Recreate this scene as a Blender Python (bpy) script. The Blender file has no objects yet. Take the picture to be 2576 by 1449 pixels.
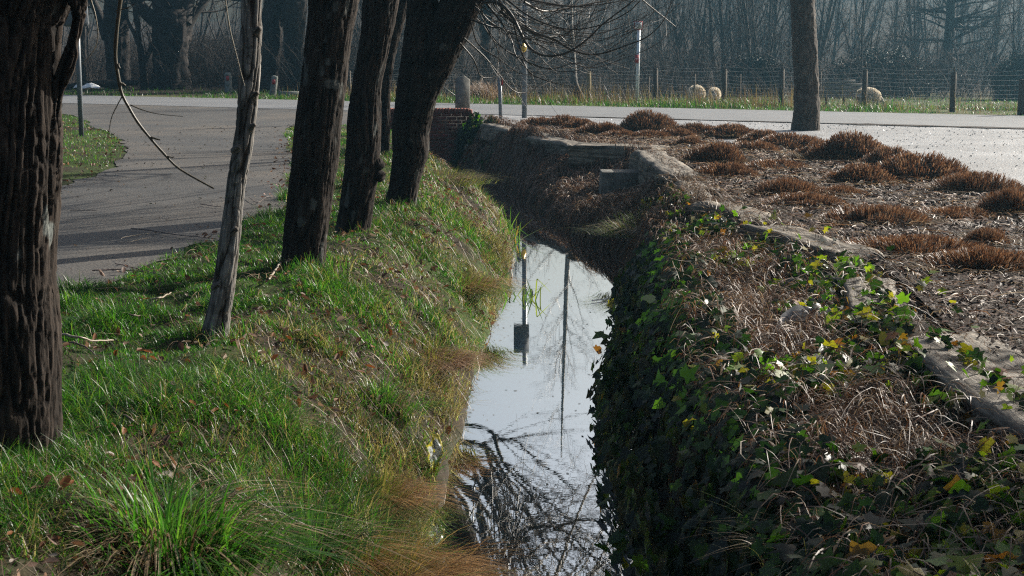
import bpy, math
import numpy as np
from mathutils import Vector, Matrix

sc = bpy.context.scene
COL = sc.collection
PI = math.pi
rad = math.radians

# ------------------------------------------------------------------ camera model
F = 3578.0                      # focal length in the units of a 2576 x 1449 picture
CX, CY = 1288.0, 724.5
CAMZ = 1.6
WATER_IOR = 2.8
HAZE = 0.0012
EXPOSURE = 1.05
TONE = 0.70                     # one scale on all surface colours, to the photograph's darker greens and browns
TH = math.atan((CY - 125.0) / F)
FW = np.array([0, math.cos(TH), -math.sin(TH)])
UP = np.array([0, math.sin(TH), math.cos(TH)])
RT = np.array([1.0, 0, 0])
CAM = np.array([0, 0, CAMZ])


def ray(px, py):
    return RT * (px - CX) + UP * (CY - py) + FW * F


def G(px, py, z=0.0):
    """The point of height z seen at px, py."""
    d = ray(px, py)
    t = (z - CAMZ) / d[2]
    return CAM + d * t


def at(px, py, Y):
    """The point at distance Y seen at px, py."""
    d = ray(px, py)
    return CAM + d * (Y / d[1])


def ppm(P):
    """Picture units per metre at P."""
    return F / float(np.dot(np.asarray(P) - CAM, FW))


# ------------------------------------------------------------------ noise
def _h(ix, iy, iz):
    n = (ix.astype(np.int64) * 374761393 + iy.astype(np.int64) * 668265263 + iz.astype(np.int64) * 2147483647) & 0xFFFFFFFF
    n = ((n ^ (n >> 13)) * 1274126177) & 0xFFFFFFFF
    n = ((n ^ (n >> 16)) * 2246822519) & 0xFFFFFFFF
    return ((n ^ (n >> 15)) & 0xFFFF) / 65535.0


def vn(x, y, z=0.0):
    x, y, z = np.broadcast_arrays(np.asarray(x, float), np.asarray(y, float), np.asarray(z, float))
    xi, yi, zi = np.floor(x), np.floor(y), np.floor(z)
    fx, fy, fz = x - xi, y - yi, z - zi
    fx, fy, fz = [f * f * f * (f * (f * 6 - 15) + 10) for f in (fx, fy, fz)]
    r = 0
    for dx in (0, 1):
        for dy in (0, 1):
            for dz in (0, 1):
                w = (fx if dx else 1 - fx) * (fy if dy else 1 - fy) * (fz if dz else 1 - fz)
                r = r + w * _h(xi + dx, yi + dy, zi + dz)
    return r


def fbm(x, y, z=0.0, o=4):
    r, a, t = 0, 0.5, 0
    for i in range(o):
        k = 2.03 ** i
        r = r + a * vn(np.asarray(x) * k + 17.3 * i, np.asarray(y) * k - 9.1 * i, np.asarray(z) * k + 4.7 * i)
        t += a
        a *= 0.5
    return r / t


def sstep(a, b, x):
    t = np.clip((np.asarray(x, float) - a) / (b - a), 0, 1)
    return t * t * (3 - 2 * t)


def norm(v):
    return v / np.maximum(np.linalg.norm(v, axis=-1, keepdims=True), 1e-9)


# ------------------------------------------------------------------ mesh helpers
class MB:
    def __init__(s):
        s.V, s.Q, s.T, s.C, s.n = [], [], [], [], 0

    def add(s, V, Q=None, T=None, C=None):
        V = np.asarray(V, float).reshape(-1, 3)
        if Q is not None and len(Q):
            s.Q.append(np.asarray(Q, np.int64).reshape(-1, 4) + s.n)
        if T is not None and len(T):
            s.T.append(np.asarray(T, np.int64).reshape(-1, 3) + s.n)
        if C is None:
            C = np.ones((len(V), 3)) * 0.5
        C = np.broadcast_to(np.asarray(C, float), (len(V), 3))
        s.V.append(V)
        s.C.append(C)
        s.n += len(V)
        return s

    def build(s, name, mat, parent=None, smooth=False, origin=None):
        V = np.concatenate(s.V)
        C = np.concatenate(s.C)
        if origin is not None:
            V = V - np.asarray(origin, float)
        Q = np.concatenate(s.Q) if s.Q else np.zeros((0, 4), np.int64)
        T = np.concatenate(s.T) if s.T else np.zeros((0, 3), np.int64)
        me = bpy.data.meshes.new(name)
        me.vertices.add(len(V))
        me.vertices.foreach_set('co', V.astype(np.float32).ravel())
        nl = len(Q) * 4 + len(T) * 3
        me.loops.add(nl)
        me.polygons.add(len(Q) + len(T))
        me.loops.foreach_set('vertex_index', np.concatenate([Q.ravel(), T.ravel()]).astype(np.int32))
        st = np.concatenate([np.arange(len(Q)) * 4, len(Q) * 4 + np.arange(len(T)) * 3]).astype(np.int32)
        me.polygons.foreach_set('loop_start', st)
        if smooth:
            me.polygons.foreach_set('use_smooth', np.ones(len(Q) + len(T), bool))
        me.update(calc_edges=True)
        ca = me.color_attributes.new('col', 'FLOAT_COLOR', 'POINT')
        ca.data.foreach_set('color', np.concatenate([C * TONE, np.ones((len(C), 1))], 1).astype(np.float32).ravel())
        if mat is not None:
            me.materials.append(mat)
        o = bpy.data.objects.new(name, me)
        COL.objects.link(o)
        if origin is not None:
            o.location = Vector(origin)
        if parent is not None:
            o.parent = parent
            o.location = Vector(o.location) - Vector(parent.location)
        return o


def tubes(P, R, sides=4, cap=False):
    """P (n,k,3) centre lines, R (n,k) radii."""
    P = np.asarray(P, float)
    R = np.asarray(R, float)
    n, k, _ = P.shape
    t = norm(np.gradient(P, axis=1))
    ref = np.where(np.abs(t[:, :1, 2:3]) > 0.9, np.array([1.0, 0, 0]), np.array([0, 0, 1.0]))
    a = norm(np.cross(t, np.broadcast_to(ref, t.shape)))
    b = np.cross(t, a)
    ang = np.arange(sides) * 2 * PI / sides
    ring = a[:, :, None, :] * np.cos(ang)[None, None, :, None] + b[:, :, None, :] * np.sin(ang)[None, None, :, None]
    V = P[:, :, None, :] + ring * R[:, :, None, None]
    idx = np.arange(n * k * sides).reshape(n, k, sides)
    i0 = idx[:, :-1, :]
    i1 = idx[:, 1:, :]
    Q = np.stack([i0, np.roll(i0, -1, 2), np.roll(i1, -1, 2), i1], -1).reshape(-1, 4)
    T = None
    if cap:
        T = []
        for i in range(n):
            e = idx[i, -1]
            s0 = idx[i, 0]
            for j in range(1, sides - 1):
                T.append((e[0], e[j], e[j + 1]))
                T.append((s0[0], s0[j + 1], s0[j]))
    return V.reshape(-1, 3), Q, T


def ribbons(P, W, S):
    """P (n,k,3), W (n,k) half widths, S (n,3) or (n,k,3) side vectors."""
    P = np.asarray(P, float)
    n, k, _ = P.shape
    S = np.asarray(S, float)
    if S.ndim == 2:
        S = np.repeat(S[:, None, :], k, 1)
    o = S * np.asarray(W)[:, :, None]
    V = np.stack([P - o, P + o], 2)
    idx = np.arange(n * k * 2).reshape(n, k, 2)
    Q = np.stack([idx[:, :-1, 0], idx[:, :-1, 1], idx[:, 1:, 1], idx[:, 1:, 0]], -1).reshape(-1, 4)
    return V.reshape(-1, 3), Q


def spl(pts, n):
    """Catmull-Rom through pts, n samples."""
    p = np.asarray(pts, float)
    p = np.vstack([2 * p[0] - p[1], p, 2 * p[-1] - p[-2]])
    m = len(p) - 3
    u = np.linspace(0, m - 1e-6, n)
    i = u.astype(int)
    t = (u - i)[:, None]
    a, b, c, d = p[i], p[i + 1], p[i + 2], p[i + 3]
    return 0.5 * (2 * b + (c - a) * t + (2 * a - 5 * b + 4 * c - d) * t * t + (3 * b - a - 3 * c + d) * t ** 3)


def box(lo, hi):
    x0, y0, z0 = lo
    x1, y1, z1 = hi
    V = [(x0, y0, z0), (x1, y0, z0), (x1, y1, z0), (x0, y1, z0), (x0, y0, z1), (x1, y0, z1), (x1, y1, z1), (x0, y1, z1)]
    Q = [(0, 3, 2, 1), (4, 5, 6, 7), (0, 1, 5, 4), (1, 2, 6, 5), (2, 3, 7, 6), (3, 0, 4, 7)]
    return np.array(V, float), np.array(Q)


def tag(o, label, cat, group=None, kind=None):
    if kind:
        o['kind'] = kind
    if label:
        o['label'] = label
    if cat:
        o['category'] = cat
    if group:
        o['group'] = group
    return o


def empty(name, loc):
    o = bpy.data.objects.new(name, None)
    o.location = Vector([float(v) for v in loc])
    o.empty_display_size = 0.2
    COL.objects.link(o)
    return o


def copy_tree(o, loc, rz=0.0, s=(1, 1, 1)):
    c = o.copy()
    COL.objects.link(c)
    c.location = Vector([float(v) for v in loc])
    c.rotation_euler = (0, 0, rz)
    c.scale = s
    for ch in [x for x in bpy.data.objects if x.parent == o]:
        d = ch.copy()
        COL.objects.link(d)
        d.parent = c
    return c


# ------------------------------------------------------------------ materials
def mat(name):
    m = bpy.data.materials.new(name)
    m.use_nodes = True
    nt = m.node_tree
    nt.nodes.clear()
    out = nt.nodes.new('ShaderNodeOutputMaterial')
    return m, nt, out


def N(nt, typ, **kw):
    n = nt.nodes.new(typ)
    for k, v in kw.items():
        if k.startswith('_'):
            setattr(n, k[1:], v)
        else:
            n.inputs[k.replace('__', ' ')].default_value = v
    return n


def noise(nt, vec, scale, detail=4, rough=0.55, dist=0.0):
    n = N(nt, 'ShaderNodeTexNoise', Scale=scale, Detail=detail, Roughness=rough, Distortion=dist)
    if vec is not None:
        nt.links.new(vec, n.inputs['Vector'])
    return n


def ramp(nt, fac, stops):
    r = nt.nodes.new('ShaderNodeValToRGB')
    e = r.color_ramp.elements
    while len(e) < len(stops):
        e.new(0.5)
    for el, (p, c) in zip(e, stops):
        el.position = p
        el.color = (*c, 1) if len(c) == 3 else c
    nt.links.new(fac, r.inputs[0])
    return r


def mul(nt, a, b, fac=1.0, mode='MULTIPLY'):
    m = nt.nodes.new('ShaderNodeMix')
    m.data_type = 'RGBA'
    m.blend_type = mode
    m.inputs[0].default_value = fac
    nt.links.new(a, m.inputs[6])
    if hasattr(b, 'is_output'):
        nt.links.new(b, m.inputs[7])
    else:
        m.inputs[7].default_value = (*b, 1)
    return m.outputs[2]


def coords(nt, scale=(1, 1, 1), kind='Object'):
    tc = nt.nodes.new('ShaderNodeTexCoord')
    mp = nt.nodes.new('ShaderNodeMapping')
    mp.inputs['Scale'].default_value = scale
    nt.links.new(tc.outputs[kind], mp.inputs[0])
    return mp.outputs[0]


def attr(nt, name='col'):
    a = nt.nodes.new('ShaderNodeAttribute')
    a.attribute_name = name
    return a.outputs['Color']


def bump(nt, h, strength=0.5, dist=0.01):
    b = N(nt, 'ShaderNodeBump', Strength=strength, Distance=dist)
    nt.links.new(h, b.inputs['Height'])
    return b.outputs[0]


def m_rough(name, stops, scale=8, rough=0.85, bstr=0.5, bdist=0.01, stretch=(1, 1, 1), fine=60, spec=0.3, kind='Object', useattr=False):
    m, nt, out = mat(name)
    v = coords(nt, stretch, kind)
    n1 = noise(nt, v, scale, 6, 0.6)
    n2 = noise(nt, v, fine, 3, 0.6)
    r = ramp(nt, n1.outputs[0], stops)
    r2 = ramp(nt, n2.outputs[0], [(0.3, (0.6, 0.6, 0.6)), (0.7, (1.25, 1.25, 1.25))])
    c = mul(nt, r.outputs[0], r2.outputs[0])
    if useattr:
        c = mul(nt, attr(nt), c)
    p = N(nt, 'ShaderNodeBsdfPrincipled', Roughness=rough)
    p.inputs['Specular IOR Level'].default_value = spec
    nt.links.new(c, p.inputs['Base Color'])
    add = N(nt, 'ShaderNodeMath', _operation='ADD')
    nt.links.new(n1.outputs[0], add.inputs[0])
    nt.links.new(n2.outputs[0], add.inputs[1])
    nt.links.new(bump(nt, add.outputs[0], bstr, bdist), p.inputs['Normal'])
    nt.links.new(p.outputs[0], out.inputs[0])
    return m


def m_leaf(name, trans=0.45, rough=0.45, spec=0.4, boost=(1.3, 1.35, 0.7), bumpy=0.0):
    """Thin leaf or blade with its own colour attribute: reflects and lets light through."""
    m, nt, out = mat(name)
    a = attr(nt)
    p = N(nt, 'ShaderNodeBsdfPrincipled', Roughness=rough)
    p.inputs['Specular IOR Level'].default_value = spec
    nt.links.new(a, p.inputs['Base Color'])
    t = N(nt, 'ShaderNodeBsdfTranslucent')
    nt.links.new(mul(nt, a, boost), t.inputs[0])
    mx = N(nt, 'ShaderNodeMixShader', Fac=trans)
    nt.links.new(p.outputs[0], mx.inputs[1])
    nt.links.new(t.outputs[0], mx.inputs[2])
    nt.links.new(mx.outputs[0], out.inputs[0])
    return m


def m_attr(name, rough=0.85, spec=0.25, scale=30, bstr=0.4, bdist=0.01, stretch=(1, 1, 1), lo=0.6, hi=1.3):
    m, nt, out = mat(name)
    v = coords(nt, stretch)
    n1 = noise(nt, v, scale, 5, 0.65)
    r = ramp(nt, n1.outputs[0], [(0.3, (lo,) * 3), (0.7, (hi,) * 3)])
    c = mul(nt, attr(nt), r.outputs[0])
    p = N(nt, 'ShaderNodeBsdfPrincipled', Roughness=rough)
    p.inputs['Specular IOR Level'].default_value = spec
    nt.links.new(c, p.inputs['Base Color'])
    nt.links.new(bump(nt, n1.outputs[0], bstr, bdist), p.inputs['Normal'])
    nt.links.new(p.outputs[0], out.inputs[0])
    return m


def m_plain(name, col, rough=0.5, metal=0.0, spec=0.5, var=0.15):
    m, nt, out = mat(name)
    n1 = noise(nt, coords(nt), 14, 5, 0.6)
    r = ramp(nt, n1.outputs[0], [(0.3, tuple(c * (1 - var) for c in col)), (0.7, tuple(c * (1 + var) for c in col))])
    p = N(nt, 'ShaderNodeBsdfPrincipled', Roughness=rough, Metallic=metal)
    p.inputs['Specular IOR Level'].default_value = spec
    nt.links.new(r.outputs[0], p.inputs['Base Color'])
    nt.links.new(p.outputs[0], out.inputs[0])
    return m


M_BARK = m_attr('willow_bark', 0.9, 0.15, 55, 0.6, 0.012, (1, 1, 0.35), 0.55, 1.35)
M_BARKG = m_attr('young_bark', 0.85, 0.2, 70, 0.5, 0.006, (1, 1, 0.25), 0.7, 1.25)
M_PLANE = m_attr('plane_bark', 0.85, 0.2, 30, 0.5, 0.01, (1, 1, 0.6), 0.65, 1.3)
M_TWIG = m_attr('twig_bark', 0.5, 0.5, 40, 0.2, 0.003, (1, 1, 1), 0.8, 1.2)
M_FARBARK = m_attr('far_bark', 0.85, 0.2, 20, 0.1, 0.01)
M_GRASS = m_leaf('grass_blade', 0.52, 0.4, 0.45, (1.2, 1.4, 0.7))
M_STRAW = m_leaf('dry_straw', 0.3, 0.5, 0.4, (1.2, 1.1, 0.9))
M_IVY = m_leaf('ivy_leaf', 0.42, 0.42, 0.35, (1.7, 1.9, 0.5))
M_DEAD = m_leaf('dead_leaf', 0.25, 0.6, 0.3, (1.2, 1.0, 0.8))
M_CHIP = m_leaf('bark_chip', 0.0, 0.65, 0.3)
M_GROUND = m_attr('soil', 0.95, 0.1, 16, 0.6, 0.02, (1, 1, 1), 0.55, 1.35)
M_BRICK = m_attr('brick', 0.9, 0.15, 40, 0.5, 0.005)
M_MORTAR = m_rough('mortar', [(0.3, (0.10, 0.09, 0.08)), (0.7, (0.17, 0.155, 0.14))], 12)
M_CONC = m_rough('old_concrete', [(0.3, (0.09, 0.088, 0.076)), (0.55, (0.19, 0.18, 0.16)), (0.75, (0.26, 0.245, 0.215))], 7, 0.9, 0.5, 0.01)
M_CONCW = m_rough('pale_concrete', [(0.3, (0.19, 0.19, 0.18)), (0.7, (0.29, 0.283, 0.265))], 6, 0.9, 0.3, 0.004)
M_MOSSC = m_rough('mossy_concrete', [(0.35, (0.09, 0.11, 0.09)), (0.5, (0.2, 0.21, 0.19)), (0.75, (0.3, 0.3, 0.27))], 9, 0.9, 0.4, 0.008)
M_STEEL = m_plain('painted_grey_steel', (0.13, 0.15, 0.17), 0.45, 0.0, 0.5)
M_DARKSTEEL = m_plain('dark_grey_steel', (0.05, 0.06, 0.07), 0.5)
M_PALE = m_plain('pale_grey_paint', (0.6, 0.66, 0.7), 0.5)
M_RUST = m_plain('rusty_iron', (0.035, 0.026, 0.022), 0.7, 0.3, 0.4, 0.4)
M_RED = m_plain('red_paint', (0.35, 0.02, 0.025), 0.4)
M_WHITE = m_plain('white_paint', (0.85, 0.85, 0.83), 0.5)
M_BLACK = m_plain('black_paint', (0.015, 0.015, 0.017), 0.5)
M_WIRE = m_plain('galvanised_wire', (0.45, 0.45, 0.44), 0.35, 0.8)
M_POST = m_rough('fence_wood', [(0.3, (0.05, 0.04, 0.03)), (0.7, (0.11, 0.09, 0.07))], 5, 0.9, 0.4, 0.01, (4, 4, 0.6))
M_POSTY = m_rough('pale_fence_wood', [(0.3, (0.16, 0.12, 0.06)), (0.7, (0.24, 0.19, 0.1))], 5, 0.9, 0.4, 0.01, (4, 4, 0.6))
M_WOOL = m_leaf('wool', 0.35, 0.9, 0.1, (1.1, 1.05, 0.95))
M_YELLOW = m_plain('yellow_plastic', (0.65, 0.42, 0.04), 0.35)


def m_timber():
    m, nt, out = mat('weathered_timber')
    v = coords(nt, (26, 1.6, 26))
    n1 = noise(nt, v, 1.0, 6, 0.65, 0.6)
    n2 = noise(nt, coords(nt, (1, 1, 1)), 5, 5, 0.6)
    r = ramp(nt, n1.outputs[0], [(0.36, (0.03, 0.026, 0.022)), (0.47, (0.12, 0.105, 0.088)), (0.64, (0.28, 0.253, 0.213))])
    r2 = ramp(nt, n2.outputs[0], [(0.35, (0.55, 0.52, 0.48)), (0.6, (1.05, 1.03, 1.0))])
    p = N(nt, 'ShaderNodeBsdfPrincipled', Roughness=0.8)
    p.inputs['Specular IOR Level'].default_value = 0.3
    nt.links.new(mul(nt, r.outputs[0], r2.outputs[0]), p.inputs['Base Color'])
    nt.links.new(bump(nt, n1.outputs[0], 0.9, 0.012), p.inputs['Normal'])
    nt.links.new(p.outputs[0], out.inputs[0])
    return m


M_TIMBER = m_timber()


def m_paving(name, stops, big, grain, rough, spec, bstr, bdist, extra=None):
    m, nt, out = mat(name)
    v = coords(nt)
    n1 = noise(nt, v, big, 6, 0.6)
    n2 = noise(nt, v, grain, 2, 0.7)
    vo = N(nt, 'ShaderNodeTexVoronoi', Scale=grain * 0.6)
    nt.links.new(v, vo.inputs['Vector'])
    r = ramp(nt, n1.outputs[0], stops)
    r2 = ramp(nt, n2.outputs[0], [(0.35, (0.6, 0.6, 0.6)), (0.65, (1.3, 1.3, 1.3))])
    c = mul(nt, r.outputs[0], r2.outputs[0])
    if extra:
        n3 = noise(nt, v, extra[0], 5, 0.6, 0.5)
        r3 = ramp(nt, n3.outputs[0], extra[1])
        c = mul(nt, c, r3.outputs[0])
    p = N(nt, 'ShaderNodeBsdfPrincipled', Roughness=rough)
    p.inputs['Specular IOR Level'].default_value = spec
    nt.links.new(c, p.inputs['Base Color'])
    ad = N(nt, 'ShaderNodeMath', _operation='ADD')
    nt.links.new(n2.outputs[0], ad.inputs[0])
    nt.links.new(vo.outputs['Distance'], ad.inputs[1])
    nt.links.new(bump(nt, ad.outputs[0], bstr, bdist), p.inputs['Normal'])
    nt.links.new(p.outputs[0], out.inputs[0])
    return m


M_ROAD = m_paving('road_asphalt', [(0.3, (0.12, 0.122, 0.125)), (0.7, (0.165, 0.167, 0.17))], 0.5, 45, 0.6, 0.5, 0.4, 0.006)
M_PATH = m_paving('path_asphalt', [(0.3, (0.046, 0.045, 0.044)), (0.5, (0.064, 0.062, 0.059)), (0.7, (0.085, 0.079, 0.072))], 0.9, 60, 0.7, 0.35, 0.5, 0.008, (0.28, [(0.35, (0.75, 0.76, 0.78)), (0.5, (1.0, 0.97, 0.93)), (0.65, (1.3, 1.17, 1.03))]))
M_GRAVEL = m_paving('grey_gravel', [(0.3, (0.18, 0.182, 0.186)), (0.7, (0.26, 0.262, 0.266))], 1.2, 55, 0.62, 0.5, 0.6, 0.012, (0.5, [(0.35, (0.8, 0.8, 0.8)), (0.65, (1.15, 1.15, 1.15))]))
M_MULCH = m_paving('dark_mulch', [(0.3, (0.014, 0.008, 0.0055)), (0.7, (0.038, 0.02, 0.013))], 4, 50, 0.85, 0.2, 0.9, 0.03)


def m_water():
    m, nt, out = mat('stream_water')
    v = coords(nt, (1.0, 2.2, 1.0))
    n1 = noise(nt, v, 3.0, 3, 0.5, 0.4)
    n2 = noise(nt, v, 16.0, 2, 0.5)
    ad = N(nt, 'ShaderNodeMath', _operation='MULTIPLY_ADD')
    nt.links.new(n2.outputs[0], ad.inputs[0])
    ad.inputs[1].default_value = 0.18
    nt.links.new(n1.outputs[0], ad.inputs[2])
    nrm = bump(nt, ad.outputs[0], 0.03, 0.007)
    d = N(nt, 'ShaderNodeBsdfDiffuse')
    d.inputs[0].default_value = (0.014, 0.014, 0.012, 1)
    g = N(nt, 'ShaderNodeBsdfGlossy', Roughness=0.0)
    g.inputs[0].default_value = (0.99, 0.99, 0.98, 1)
    nt.links.new(nrm, g.inputs['Normal'])
    lw = N(nt, 'ShaderNodeFresnel', IOR=WATER_IOR)
    mr = N(nt, 'ShaderNodeMapRange')
    mr.inputs['From Min'].default_value = 0.1
    mr.inputs['From Max'].default_value = 0.55
    mr.inputs['To Min'].default_value = 0.85
    mr.inputs['To Max'].default_value = 0.97
    nt.links.new(lw.outputs[0], mr.inputs['Value'])
    mx = N(nt, 'ShaderNodeMixShader')
    nt.links.new(mr.outputs[0], mx.inputs[0])
    nt.links.new(d.outputs[0], mx.inputs[1])
    nt.links.new(g.outputs[0], mx.inputs[2])
    nt.links.new(mx.outputs[0], out.inputs[0])
    return m



M_WATER = m_water()

# ------------------------------------------------------------------ terrain
ZW = -0.8
_Y = np.array([-8, 4, 6.5, 8, 9.3, 10.4, 12.4, 14.9, 16.4, 18.1, 21, 25, 31.2])
_XL = np.array([-.5, -.44, -.40, -.36, -.28, -.27, -.16, 0.0, 0.02, .03, -.15, -.8, -2.35])
_XR = np.array([.9, .76, .75, .76, .79, .95, 1.14, 1.28, 1.35, .85, .42, -.1, -1.2])


def xl(Y):
    return np.interp(Y, _Y, _XL)


def xr(Y):
    return np.interp(Y, _Y, _XR)


def xt(Y):
    """Front of the timber edging."""
    return np.interp(Y, [-8, 5, 8, 10, 12.2, 14, 17.4, 21.4, 23, 29.4, 31.2], [2.1, 2.05, 2.1, 2.3, 2.05, 1.85, 1.85, 1.85, 1.15, -0.4, -0.75])


def xpr(Y):
    """Right edge of the path."""
    return np.interp(Y, [0, 8.6, 9.3, 9.8, 10.9, 12.4, 14.1, 19.4, 27.9, 30.2], [-3.5, -3.1, -2.95, -2.75, -2.62, -2.45, -2.3, -3.0, -4.35, -4.8])


def road_far(X):
    return 41.85 - 0.572 * X


def road_near(X):
    return 35.2 - 0.585 * X


LAWN = [(-11.8, 37.0), (-10.1, 33.7), (-8.7, 29.7), (-7.6, 27.3), (-6.3, 23.2), (-5.75, 20.8), (-5.4, 19.0), (-5.3, 16.7), (-5.5, 12), (-5.8, 6), (-6.2, -6)]


def xpl(Y):
    p = np.array(LAWN)[::-1]
    return np.interp(Y, p[:, 1], p[:, 0])


def ground(X, Y):
    X = np.asarray(X, float)
    Y = np.asarray(Y, float)
    z = np.zeros(np.broadcast(X, Y).shape)
    l, r, t = xl(Y), xr(Y), xt(Y)
    ditch = 1 - sstep(31.05, 31.25, Y)
    wl = np.interp(Y, [4, 8, 12, 15, 18, 24, 31], [1.25, 1.2, 1.2, 1.15, 1.3, 1.5, 0.7])
    a = np.clip((l - X) / wl, 0, 1)
    zl = ZW - 0.04 + (0.86) * (1 - (1 - a) ** 1.65)
    b = np.clip((X - r) / np.maximum(t - r, 0.25), 0, 1)
    steep = np.interp(Y, [4, 12, 14, 17, 20, 31], [0.62, 0.6, 0.5, 0.34, 0.26, 0.22])
    topz = np.interp(Y, [12, 16.5, 18, 21, 29, 31], [-0.06, -0.1, -0.18, -0.22, -0.16, -0.14])
    edge = np.interp(Y, [4, 12, 14, 17, 20, 31], [0.2, 0.2, 0.3, 0.35, 0.35, 0.5])
    zr = np.where(b < edge, ZW - 0.04 + steep * np.sin(np.clip(b / edge, 0, 1) * PI / 2), ZW - 0.04 + steep + (topz + 0.8 - steep) * np.clip((b - edge) / (1 - edge), 0, 1))
    mid = (X > l) & (X < r)
    u = np.clip((X - l) / np.maximum(r - l, 0.1), 0, 1)
    zb = ZW - 0.04 - 0.45 * np.sin(u * PI) ** 0.7
    zz = np.where(mid, zb, np.where(X <= l, zl, zr))
    inside = (X > l - wl) & (X < t + 0.12)
    zz = np.where((X > t) & (X < t + 0.12), topz - 0.04, zz)
    z = np.where(inside, zz, z) * ditch
    bk = (X > r) & (X < t)
    z = z + bk * ditch * 0.48 * np.exp(-((Y - 25.8) / 2.4) ** 2) * np.sin(np.clip(b, 0, 1) ** 1.3 * PI) ** 1.2
    z = z - bk * ditch * 0.34 * np.exp(-((Y - 20.0) / 1.1) ** 2 - ((X - 1.55) / 0.5) ** 2)
    # small bumps on the bank and verge, none under the paving and the bed
    bm = sstep(0.05, 0.35, X - xpr(Y)) * (1 - sstep(-0.1, 0.15, X - t)) * (1 - sstep(29.0, 30.0, Y)) * (1 - mid)
    z = z + bm * (0.20 * (fbm(X * 1.7, Y * 1.7, 1.1, 3) - 0.42) + 0.07 * (vn(X * 6, Y * 6, 3.3) - 0.4))
    bl = sstep(0.1, 0.6, xpl(Y) - X) * (Y < 36)
    z = z + bl * 0.06 * (fbm(X * 1.3, Y * 1.3, 7.7, 3) - 0.3)
    # field beyond the road lies lower, then rises as a wooded slope
    d = (Y - road_far(X)) * 0.868
    fld = sstep(3.5, 9.0, d)
    z = z - 0.32 * fld * sstep(-9, -2, X) + sstep(3.5, 12, d) * (1 - sstep(-9, -2, X)) * 0.12
    z = z + fld * 0.12 * (fbm(X * 0.25, Y * 0.25, 2.2, 3) - 0.5)
    z = z + 9.5 * sstep(92, 175, Y) * (0.5 + 0.5 * sstep(-35, -10, X)) * (0.8 + 0.4 * fbm(X * 0.03, Y * 0.03, 5.5, 3))
    return z


def ground_col(X, Y):
    soil = np.array([0.045, 0.035, 0.025])
    gr = np.array([0.05, 0.075, 0.02])
    st = np.array([0.16, 0.13, 0.07])
    n = fbm(X * 1.1, Y * 1.1, 9.0, 4)[..., None]
    c = soil + (gr - soil) * sstep(0.4, 0.62, n)
    mid = (X > xt(Y) - 0.3) | (X > xr(Y))
    c = np.where((mid & (Y < 31))[..., None], soil * 0.7 + 0.25 * soil * n, c)
    d = (Y - road_far(X)) * 0.868
    past = (gr * 1.5 * (1 - n) + st * n)
    c = np.where((d > 0)[..., None], past, c)
    wood = np.array([0.07, 0.05, 0.035]) * (0.6 + 0.8 * n)
    k = sstep(56, 70, Y)[..., None]
    c = c * (1 - k) + wood * k
    k2 = (sstep(-4.5, -7, X) * (d > 0) * sstep(0.5, 3, d))[..., None]
    c = c * (1 - k2) + wood * 0.7 * k2
    return c


def axis(*segs):
    out = []
    for a, b, s in segs:
        out.append(np.arange(a, b, s))
    return np.concatenate(out)


gx = axis((-190, -60, 10), (-60, -14, 2), (-14, -5, 0.4), (-5, -3.2, 0.12), (-3.2, 2.8, 0.06), (2.8, 6, 0.4), (6, 20, 1.0), (20, 60, 3), (60, 191, 10))
gy = axis((-60, -6, 6), (-6, 3, 0.4), (3, 20, 0.085), (20, 31.0, 0.13), (31.0, 31.4, 0.08), (31.4, 56, 0.7), (56, 120, 2.5), (120, 200.1, 5))
GXX, GYY = np.meshgrid(gx, gy)
gz = ground(GXX, GYY)
i = np.arange(len(gx) * len(gy)).reshape(len(gy), len(gx))
gq = np.stack([i[:-1, :-1], i[:-1, 1:], i[1:, 1:], i[1:, :-1]], -1).reshape(-1, 4)
o = MB().add(np.stack([GXX, GYY, gz], -1), gq, None, ground_col(GXX, GYY).reshape(-1, 3)).build('ground', M_GROUND, smooth=True)
tag(o, None, None, kind='structure')


def sheet(name, pts, z, m, kind='structure', jitter=0.0, seed=1):
    import bmesh
    p = np.array(pts, float)
    if jitter:
        q = []
        for k in range(len(p)):
            a, b = p[k], p[(k + 1) % len(p)]
            n = max(1, int(min(np.linalg.norm(b - a), 40) / 0.25))
            for j in range(n):
                q.append(a + (b - a) * j / n)
        q = np.array(q)
        q = q + jitter * (np.stack([fbm(q[:, 0] * 2, q[:, 1] * 2, seed, 3), fbm(q[:, 0] * 2, q[:, 1] * 2, seed + 9.5, 3)], -1) - 0.5)
        p = q
    bm = bmesh.new()
    vs = [bm.verts.new((x, y, z)) for x, y in p]
    f = bm.faces.new(vs)
    f.normal_update()
    if f.normal.z < 0:
        f.normal_flip()
    bmesh.ops.triangulate(bm, faces=bm.faces[:])
    me = bpy.data.meshes.new(name)
    bm.to_mesh(me)
    bm.free()
    me.materials.append(m)
    ob = bpy.data.objects.new(name, me)
    COL.objects.link(ob)
    tag(ob, None, None, kind=kind)
    return ob


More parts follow.
